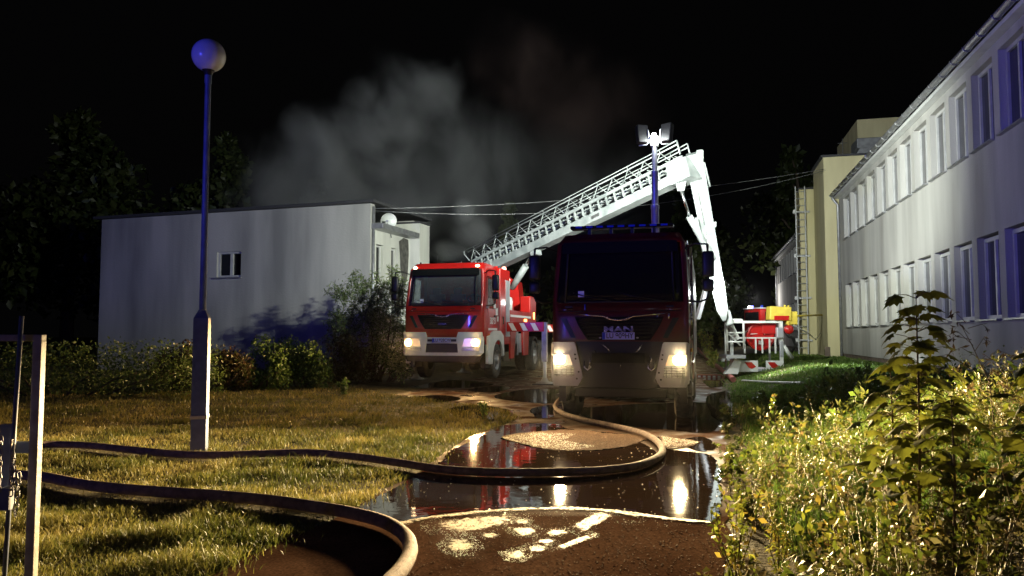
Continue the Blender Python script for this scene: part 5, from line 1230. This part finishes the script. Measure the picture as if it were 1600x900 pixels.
mb = MB(); tb = L(at(770, 470, 28.0)); mb.prism([(-.5, 1.7), (.5, 1.7), (.35, 3.1), (-.3, 3.4)], TT.y-.35, TT.y+.35, 'y'); mb.build('turret', M['red'], E2)
# knuckle arm
K0 = at(1083, 240, 22.0); K1 = at(1131, 498, 23.9); k0, k1 = L(K0), L(K1); ka = (k1-k0).normalized(); ks = Vector((0, 1, 0)).cross(ka).normalized(); kf = ka.cross(ks)
KLn = (k1-k0).length
def kp(t, s_, f_=0): return k0 + ka*t*KLn + ks*s_ + kf*f_
# sign so that s_>0 is the viewer's right
if kp(0, 1).x < k0.x: ks = -ks
mb = MB(); prof = [(0.0, .20), (.06, .24), (.5, .21), (.80, .19), (.93, .17), (1.0, .05)]
vs = []; 
for t, hwd in prof:
    for s_, f_ in ((-hwd, -.16), (hwd, -.16), (hwd, .16), (-hwd, .16)): vs.append(kp(t, s_, f_))
fs = [(4*i+j, 4*i+(j+1) % 4, 4*i+4+(j+1) % 4, 4*i+4+j) for i in range(len(prof)-1) for j in range(4)] + [(0, 1, 2, 3), (23, 22, 21, 20)]
mb.add(vs, fs); kn = mb.build('knuckle_arm', M['boom_white'], E2)
for i, (ta, tb_) in enumerate(((.08, .40), (.44, .72))):
    MB().tube([kp(ta, -.06, -.175), kp(tb_, -.06, -.175)], .012, 5).build('cable_line', M['steel'], kn)
MB().tube([kp(.06, .26, -.05), kp(.2, .30, -.05)], .03, 6).box(kp(.42, .25, -.05), (.06, .06, .16)).box(kp(.02, .18, 0), (.2, .3, .3), bev=.03).build('arm_fitting', M['boom_white'], kn)
for ta in (.12, .3, .48, .62, .74, .86):
    MB().box(kp(ta, .02, -.168), (.26, .012, .03), Euler((0, .18, 0))).build('arm_rib', M['steel'], kn)
MB().box(kp(.56, .0, -.168), (.16, .014, .42), Euler((0, -.17, 0))).build('cover_plate', M['boom_white'], kn)
h0 = L(at(1064, 296, 22.1)); h1 = L(at(1077, 338, 22.35)); h2 = L(at(1112, 402, 22.8))
MB().cyl(h0, h1, .045, seg=12).build('cylinder_rod', M['chrome'], kn); MB().cyl(h1, h2, .10, seg=16).build('arm_cylinder', M['boom_white'], kn)
mb = MB(); mb.prism([(h0.x-.22, h0.z+.42), (h0.x+.22, h0.z+.48), (h0.x+.09, h0.z-.05), (h0.x-.09, h0.z-.05)], h0.y-.06, h0.y+.06, 'y'); mb.build('lug', M['boom_white'], kn)
MB().cyl(L(at(1088, 340, 22.3)), L(at(1106, 420, 22.9)), .05, seg=10).build('guide_tube', M['boom_white'], kn)
MB().beam(L(at(1106, 440, 23.6)), L(at(1090, 498, 24.0)), .13, .10).build('link_strut', M['alu'], kn)
sm(MB().box(L(at(1137, 497, 24.0)), (.26, .25, .5), Euler((0, R(-14), 0)), .06).build('joint_cover', M['boom_white'], kn), 50)
wl = L(at(1122, 458, 23.45)); MB().ball(wl, .085, seg=14, rings=10).build('work_lamp', M['flood'], kn)

# ---------------- rescue cage at the tip
CY = 24.6
cb = at(1180, 572, CY); cb.z = float(gz(cb.x, cb.y))
CG = thing('rescue_cage', 'white rescue cage with red hose reel and red reflective arrows resting on the grass', 'rescue cage', cb, -R(4))
def cx(px): return at(px, 500, CY).x - cb.x
def cz(py): return at(1180, py, CY).z - cb.z
z0, z1 = .02, cz(503); xl, xr = cx(1141), cx(1221); xm = cx(1134)
fm = MB()
for x in (xl, xr): fm.box((x+(.04 if x == xl else -.04), 0, (z0+z1)/2), (.10, .08, z1-z0))
fm.box(((xl+xr)/2, 0, z1), (xr-xl, .07, .07)); fm.build('front_frame', M['white_paint'], CG)
zm = cz(528)
MB().box(((xl+xr)/2, -.01, zm), (xr-xl-.1, .05, .045)).build('mid_rail', M['white_paint'], CG)
bar = MB().box((0, 0, 0), (.045, .045, zm-cz(552))).mesh('bar'); bar.materials.append(M['white_paint'])
for px_ in (1163, 1180, 1190, 1201, 1210):
    o = link('bar', bar, None, CG); o.location = (cx(px_), 0, (zm+cz(552))/2)
MB().box((cx(1172)-.13, 0, .24), (.70, .05, .36), bev=.01).box((cx(1211)-.05, 0, .24), (.55, .05, .36), bev=.01).build('kick_plate', M['white_paint'], CG)
for px_ in (1172, 1207):
    x = cx(px_); MB().prism([(x-.20, .37), (x+.02, .37), (x+.16, .22), (x+.02, .16), (x-.08, .20)], -.034, -.028, 'y').build('red_arrow', M['red'], CG)
reel = MB().lathe([(.001, -.05), (.10, -.06), (.13, -.02), (.36, -.03), (.40, -.06), (.44, -.05), (.44, .14), (.2, .16)], (cx(1190), .25, cz(526)), 'y', 36).build('hose_reel', M['red'], CG); sm(reel, 30)
MB().box((cx(1190), .14, cz(535)), (.16, .02, .12)).build('reel_label', M['pvc'], reel)
for a in (.5, 2.4, 4.4): MB().tube([(cx(1190)+.14*math.cos(a), .17, cz(526)+.14*math.sin(a)), (cx(1190)+.33*math.cos(a+.5), .20, cz(526)+.33*math.sin(a+.5))], .012, 5).build('reel_rib', M['white_paint'], reel)
MB().box((cx(1203), .3, cz(513)), (.42, .3, .36), bev=.02).build('red_box', M['red'], CG)
sf = MB()
xa, xb = cx(1133), cx(1158)
sf.tube([(xa, -.35, cz(548)), (xa, -.35, cz(504)), (xa+.08, -.35, cz(500)), (xb-.05, -.35, cz(500)), (xb, -.35, cz(504)), (xb, -.35, cz(545))], .035, 8)
for py in (520, 534): sf.tube([(xa, -.35, cz(py)), (xb, -.35, cz(py))], .026, 8)
sf.tube([(xa+.05, -.35, cz(522)), (xb-.1, -.35, cz(540))], .026, 8); sf.build('side_railing', M['white_paint'], CG)
MB().box(((xa+xb)/2, .2, .55), (.6, 1.2, .10)).box(((xl+xr)/2, .6, .12), (xr-xl, 1.2, .08)).build('floor', M['alu'], CG)
MB().prism([(cx(1130), .0), (cx(1150), .0), (cx(1156), .42), (cx(1146), .5), (cx(1140), .3)], -.2, .1, 'y').build('support_foot', M['white_paint'], CG)
bk_ = MB()
for x in (xl+.1, xr-.1): bk_.tube([(x, 1.2, .1), (x, 1.2, z1)], .035, 8).tube([(x, 0, z1), (x, 1.2, z1)], .03, 8)
bk_.tube([(xl+.1, 1.2, z1), (xr-.1, 1.2, z1)], .03, 8); bk_.build('rear_railing', M['white_paint'], CG)
MB().beam(L2 := Vector((cx(1140), -.1, cz(506))), Vector((cx(1152), 0, cz(530))), .16, .12).build('knuckle_bracket', M['white_paint'], CG)
mc = MB(); mc.box((cx(1218), .15, cz(490)+.0), (.68, .5, .44), Euler((0, .05, 0)), .03); mc.box((cx(1236), .15, cz(497)), (.34, .4, .42), bev=.02); mc.build('yellow_cover', M['yellow'], CG)
MB().box((cx(1219), -.11, cz(497)), (.46, .012, .14), bev=.004).build('red_badge', M['red'], CG)
MB().lathe([(.001, -.15), (.12, -.14), (.145, -.08), (.145, .08), (.12, .15)], (cx(1229), -.10, cz(515)), 'y', 20).build('nozzle_drum', M['red'], CG)
MB().box((cx(1230), -.05, cz(497)), (.05, .05, .8)).box((cx(1225), -.05, cz(483)), (.05, .05, .26)).build('control_post', M['yellow'], CG)
MB().tube([(cx(1222), -.05, cz(515)), (cx(1230), -.1, cz(526)), (cx(1236), -.1, cz(528)), (cx(1240), -.05, cz(540)), (cx(1234), 0, cz(550))], .05, 8).build('feed_hose', M['black'], CG)
MB().box((cx(1216), -.06, cz(520)), (.22, .2, .34), bev=.03).box((cx(1219), -.02, cz(545)), (.12, .1, .5), bev=.02).build('valve_block', M['alu'], CG)
MB().tube([(cx(1222), 0, cz(540)), (cx(1236), .1, cz(560))], .07, 8).build('strut', M['white_paint'], CG)

# ---------------- third fire vehicle behind the far wing
E3 = thing('fire_engine', 'distant red fire engine half hidden behind the far wing, blue beacon on its roof', 'fire engine', at(1176, 525, 60)*Vector((1, 1, 0)) + Vector((0, 0, .55)), -R(75))
mb = MB(); mb.box((.1, 1.0, 1.9), (2.3, 2.2, 2.0), bev=.12); cbm = mb.build('cab', M['red'], E3); sm(cbm, 40)
MB().box((.1, 4.9, 1.9), (2.4, 5.4, 2.3), bev=.04).build('superstructure', M['red'], E3)
MB().box((.1, -.10, 2.25), (1.9, .03, .8), bev=.01).build('windscreen', M['gloss_black'], E3)
for s in (-1, 1):
    for y in (.65, 1.6): MB().box((.1+s*1.152, y, 2.3), (.012, .62, .66)).build('side_window', M['pane'], E3)
    for y in (3.4, 4.9, 6.4): MB().box((.1+s*1.205, y, 1.8), (.012, 1.25, 1.5)).build('roller_shutter', M['alu'], E3)
    for y in (1.2, 5.6): make_wheel(E3, .1+s*1.0, y)
MB().box((.1, 1.0, 2.94), (2.4, 2.3, .07), bev=.02).build('roof_edge', M['reflect'], E3)
MB().box((.1, -.12, .95), (2.2, .2, .5), bev=.05).build('bumper', M['white_paint'], E3)
for x in (-.6, .8): MB().cyl((x, .35, 2.95), (x, .35, 3.18), .11, seg=14).build('beacon', M['blue_lit'] if x < 0 else M['blue_lamp'], E3)
MB().ball((-.2, -.12, 3.05), .09, seg=10, rings=8).build('scene_lamp', M['flood'], E3)
lw = Matrix.Translation(E3.location) @ Matrix.Rotation(-R(75), 4, 'Z'); light('engine_scene_lamp', 'POINT', lw @ Vector((2.6, -1.3, 3.5)), 260, (1, .97, .92), size=.1)  # added fill hanging in front of the engine, apart from its lamp
MB().tube([(-.7, 3, 3.3), (-.7, 7, 3.3)], .05, 6).tube([(.8, 3, 3.3), (.8, 7, 3.3)], .05, 6).tube([(-.7, 3, 3.05), (-.7, 3, 3.3)], .04, 6).build('roof_ladder', M['alu'], E3)

# ================================================================== SMOKE (real volumes)
def smoke(name, label, ctr, dims, ells, dens, scale, thr=.40):
    """ells: (centre, radii, density weight, 0 grey / 1 brownish)"""
    me = MB().box((0, 0, 0), dims).mesh(name); m = bpy.data.materials.new(name); m.use_nodes = True; n = m.node_tree; Ln = n.links; n.nodes.clear()
    N = n.nodes.new; out = N('ShaderNodeOutputMaterial'); pv = N('ShaderNodeVolumePrincipled'); Ln.new(pv.outputs[0], out.inputs['Volume']); pv.inputs['Anisotropy'].default_value = 0
    tc = N('ShaderNodeTexCoord'); wn = N('ShaderNodeTexNoise'); wn.inputs['Scale'].default_value = .33; wn.inputs['Detail'].default_value = 3; Ln.new(tc.outputs['Object'], wn.inputs['Vector'])
    sb_ = N('ShaderNodeVectorMath'); sb_.operation = 'SUBTRACT'; sb_.inputs[1].default_value = (.5, .5, .5); Ln.new(wn.outputs['Color'], sb_.inputs[0])
    ms = N('ShaderNodeVectorMath'); ms.operation = 'SCALE'; ms.inputs['Scale'].default_value = 4.2; Ln.new(sb_.outputs[0], ms.inputs[0])
    wv = N('ShaderNodeVectorMath'); Ln.new(tc.outputs['Object'], wv.inputs[0]); Ln.new(ms.outputs[0], wv.inputs[1])     # warped coordinates: ragged outline
    mp = N('ShaderNodeMapping'); mp.inputs['Rotation'].default_value = (0, R(35), 0); mp.inputs['Scale'].default_value = (1, 1, .6); Ln.new(tc.outputs['Object'], mp.inputs[0])
    tx = N('ShaderNodeTexNoise'); tx.inputs['Scale'].default_value = scale; tx.inputs['Detail'].default_value = 6; tx.inputs['Distortion'].default_value = .9; Ln.new(mp.outputs[0], tx.inputs['Vector'])
    accs = [None, None]
    for (c, rad, wgt, g) in ells:
        src = wv if rad[0] > 2 else tc
        s_ = N('ShaderNodeVectorMath'); s_.operation = 'SUBTRACT'; s_.inputs[1].default_value = Vector(c) - Vector(ctr); Ln.new(wv.outputs[0] if rad[0] > 2 else tc.outputs['Object'], s_.inputs[0])
        dv = N('ShaderNodeVectorMath'); dv.operation = 'DIVIDE'; dv.inputs[1].default_value = rad; Ln.new(s_.outputs[0], dv.inputs[0])
        ln = N('ShaderNodeVectorMath'); ln.operation = 'LENGTH'; Ln.new(dv.outputs[0], ln.inputs[0])
        mr = N('ShaderNodeMapRange'); mr.interpolation_type = 'SMOOTHSTEP'; mr.inputs[1].default_value = 0; mr.inputs[2].default_value = 1; mr.inputs[3].default_value = wgt; mr.inputs[4].default_value = 0
        Ln.new(ln.outputs['Value'], mr.inputs[0])
        if accs[g] is None: accs[g] = mr.outputs[0]
        else:
            ad = N('ShaderNodeMath'); ad.operation = 'MAXIMUM'; Ln.new(accs[g], ad.inputs[0]); Ln.new(mr.outputs[0], ad.inputs[1]); accs[g] = ad.outputs[0]
    tot = N('ShaderNodeMath'); tot.operation = 'MAXIMUM'; Ln.new(accs[0], tot.inputs[0]); Ln.new(accs[1], tot.inputs[1])
    sm_ = N('ShaderNodeMath'); sm_.operation = 'ADD'; Ln.new(accs[0], sm_.inputs[0]); Ln.new(accs[1], sm_.inputs[1])
    dvv = N('ShaderNodeMath'); dvv.operation = 'DIVIDE'; dvv.use_clamp = True; Ln.new(accs[1], dvv.inputs[0]); Ln.new(sm_.outputs[0], dvv.inputs[1])
    cm = N('ShaderNodeMix'); cm.data_type = 'RGBA'; cm.inputs[6].default_value = (.88, .89, .90, 1); cm.inputs[7].default_value = (.95, .66, .60, 1); Ln.new(dvv.outputs[0], cm.inputs[0]); Ln.new(cm.outputs[2], pv.inputs['Color'])
    nr = N('ShaderNodeMapRange'); nr.inputs[1].default_value = thr; nr.inputs[2].default_value = thr+.28; nr.inputs[3].default_value = .06; Ln.new(tx.outputs['Fac'], nr.inputs[0])
    mu = N('ShaderNodeMath'); mu.operation = 'MULTIPLY'; Ln.new(tot.outputs[0], mu.inputs[0]); Ln.new(nr.outputs[0], mu.inputs[1])
    m2 = N('ShaderNodeMath'); m2.operation = 'MULTIPLY'; m2.inputs[1].default_value = dens; Ln.new(mu.outputs[0], m2.inputs[0]); Ln.new(m2.outputs[0], pv.inputs['Density'])
    o = link(name, me, m); o.location = ctr; tag(o, label, 'smoke', kind='stuff'); return o
S = lambda px, py, Y=38: tuple(at(px, py, Y))
smoke('smoke', 'grey smoke drifting up from the burning building behind the fire engines', (-3.2, 38.4, 11.0), (34, 12.5, 26),
      [(S(455, 305), (3.2, 4.5, 3.0), .8, 0), (S(520, 270), (3.2, 4.5, 3.2), 1.1, 0), (S(590, 215), (3.1, 4.5, 3.0), 1.1, 0), (S(650, 160), (3.0, 4.5, 2.2), .9, 0), (S(600, 320), (4.8, 4.5, 3.4), .55, 0), (S(740, 270), (5.5, 4.5, 4.6), .30, 0),
       (S(830, 120), (4.6, 4.5, 3.2), .05, 1), (S(920, 190), (4.4, 4.5, 3.6), .06, 1), (S(880, 320), (6, 4.5, 5), .13, 0),
       (S(724, 335, 33.4), (.7, .9, .9), 5, 0), (S(738, 365, 33.4), (1.2, 1.2, 1.0), 4, 0), (S(715, 395, 33.4), (1.5, 1.3, .8), 1.5, 0)],
      .85, .32)

hz = MB().box((0, 60, 14), (160, 180, 31)).mesh('haze'); hm_ = bpy.data.materials.new('haze'); hm_.use_nodes = True; hn = hm_.node_tree; hn.nodes.clear()  # volume added so the lamps get a lens-glare halo
ho = hn.nodes.new('ShaderNodeOutputMaterial'); hv = hn.nodes.new('ShaderNodeVolumePrincipled'); hv.inputs['Color'].default_value = (.9, .9, .9, 1)
hv.inputs['Density'].default_value = .00005; hv.inputs['Anisotropy'].default_value = .98; hn.links.new(hv.outputs[0], ho.inputs['Volume'])
tag(link('haze', hz, hm_), 'thin smoky night haze glowing round the lamps', 'haze', kind='stuff')
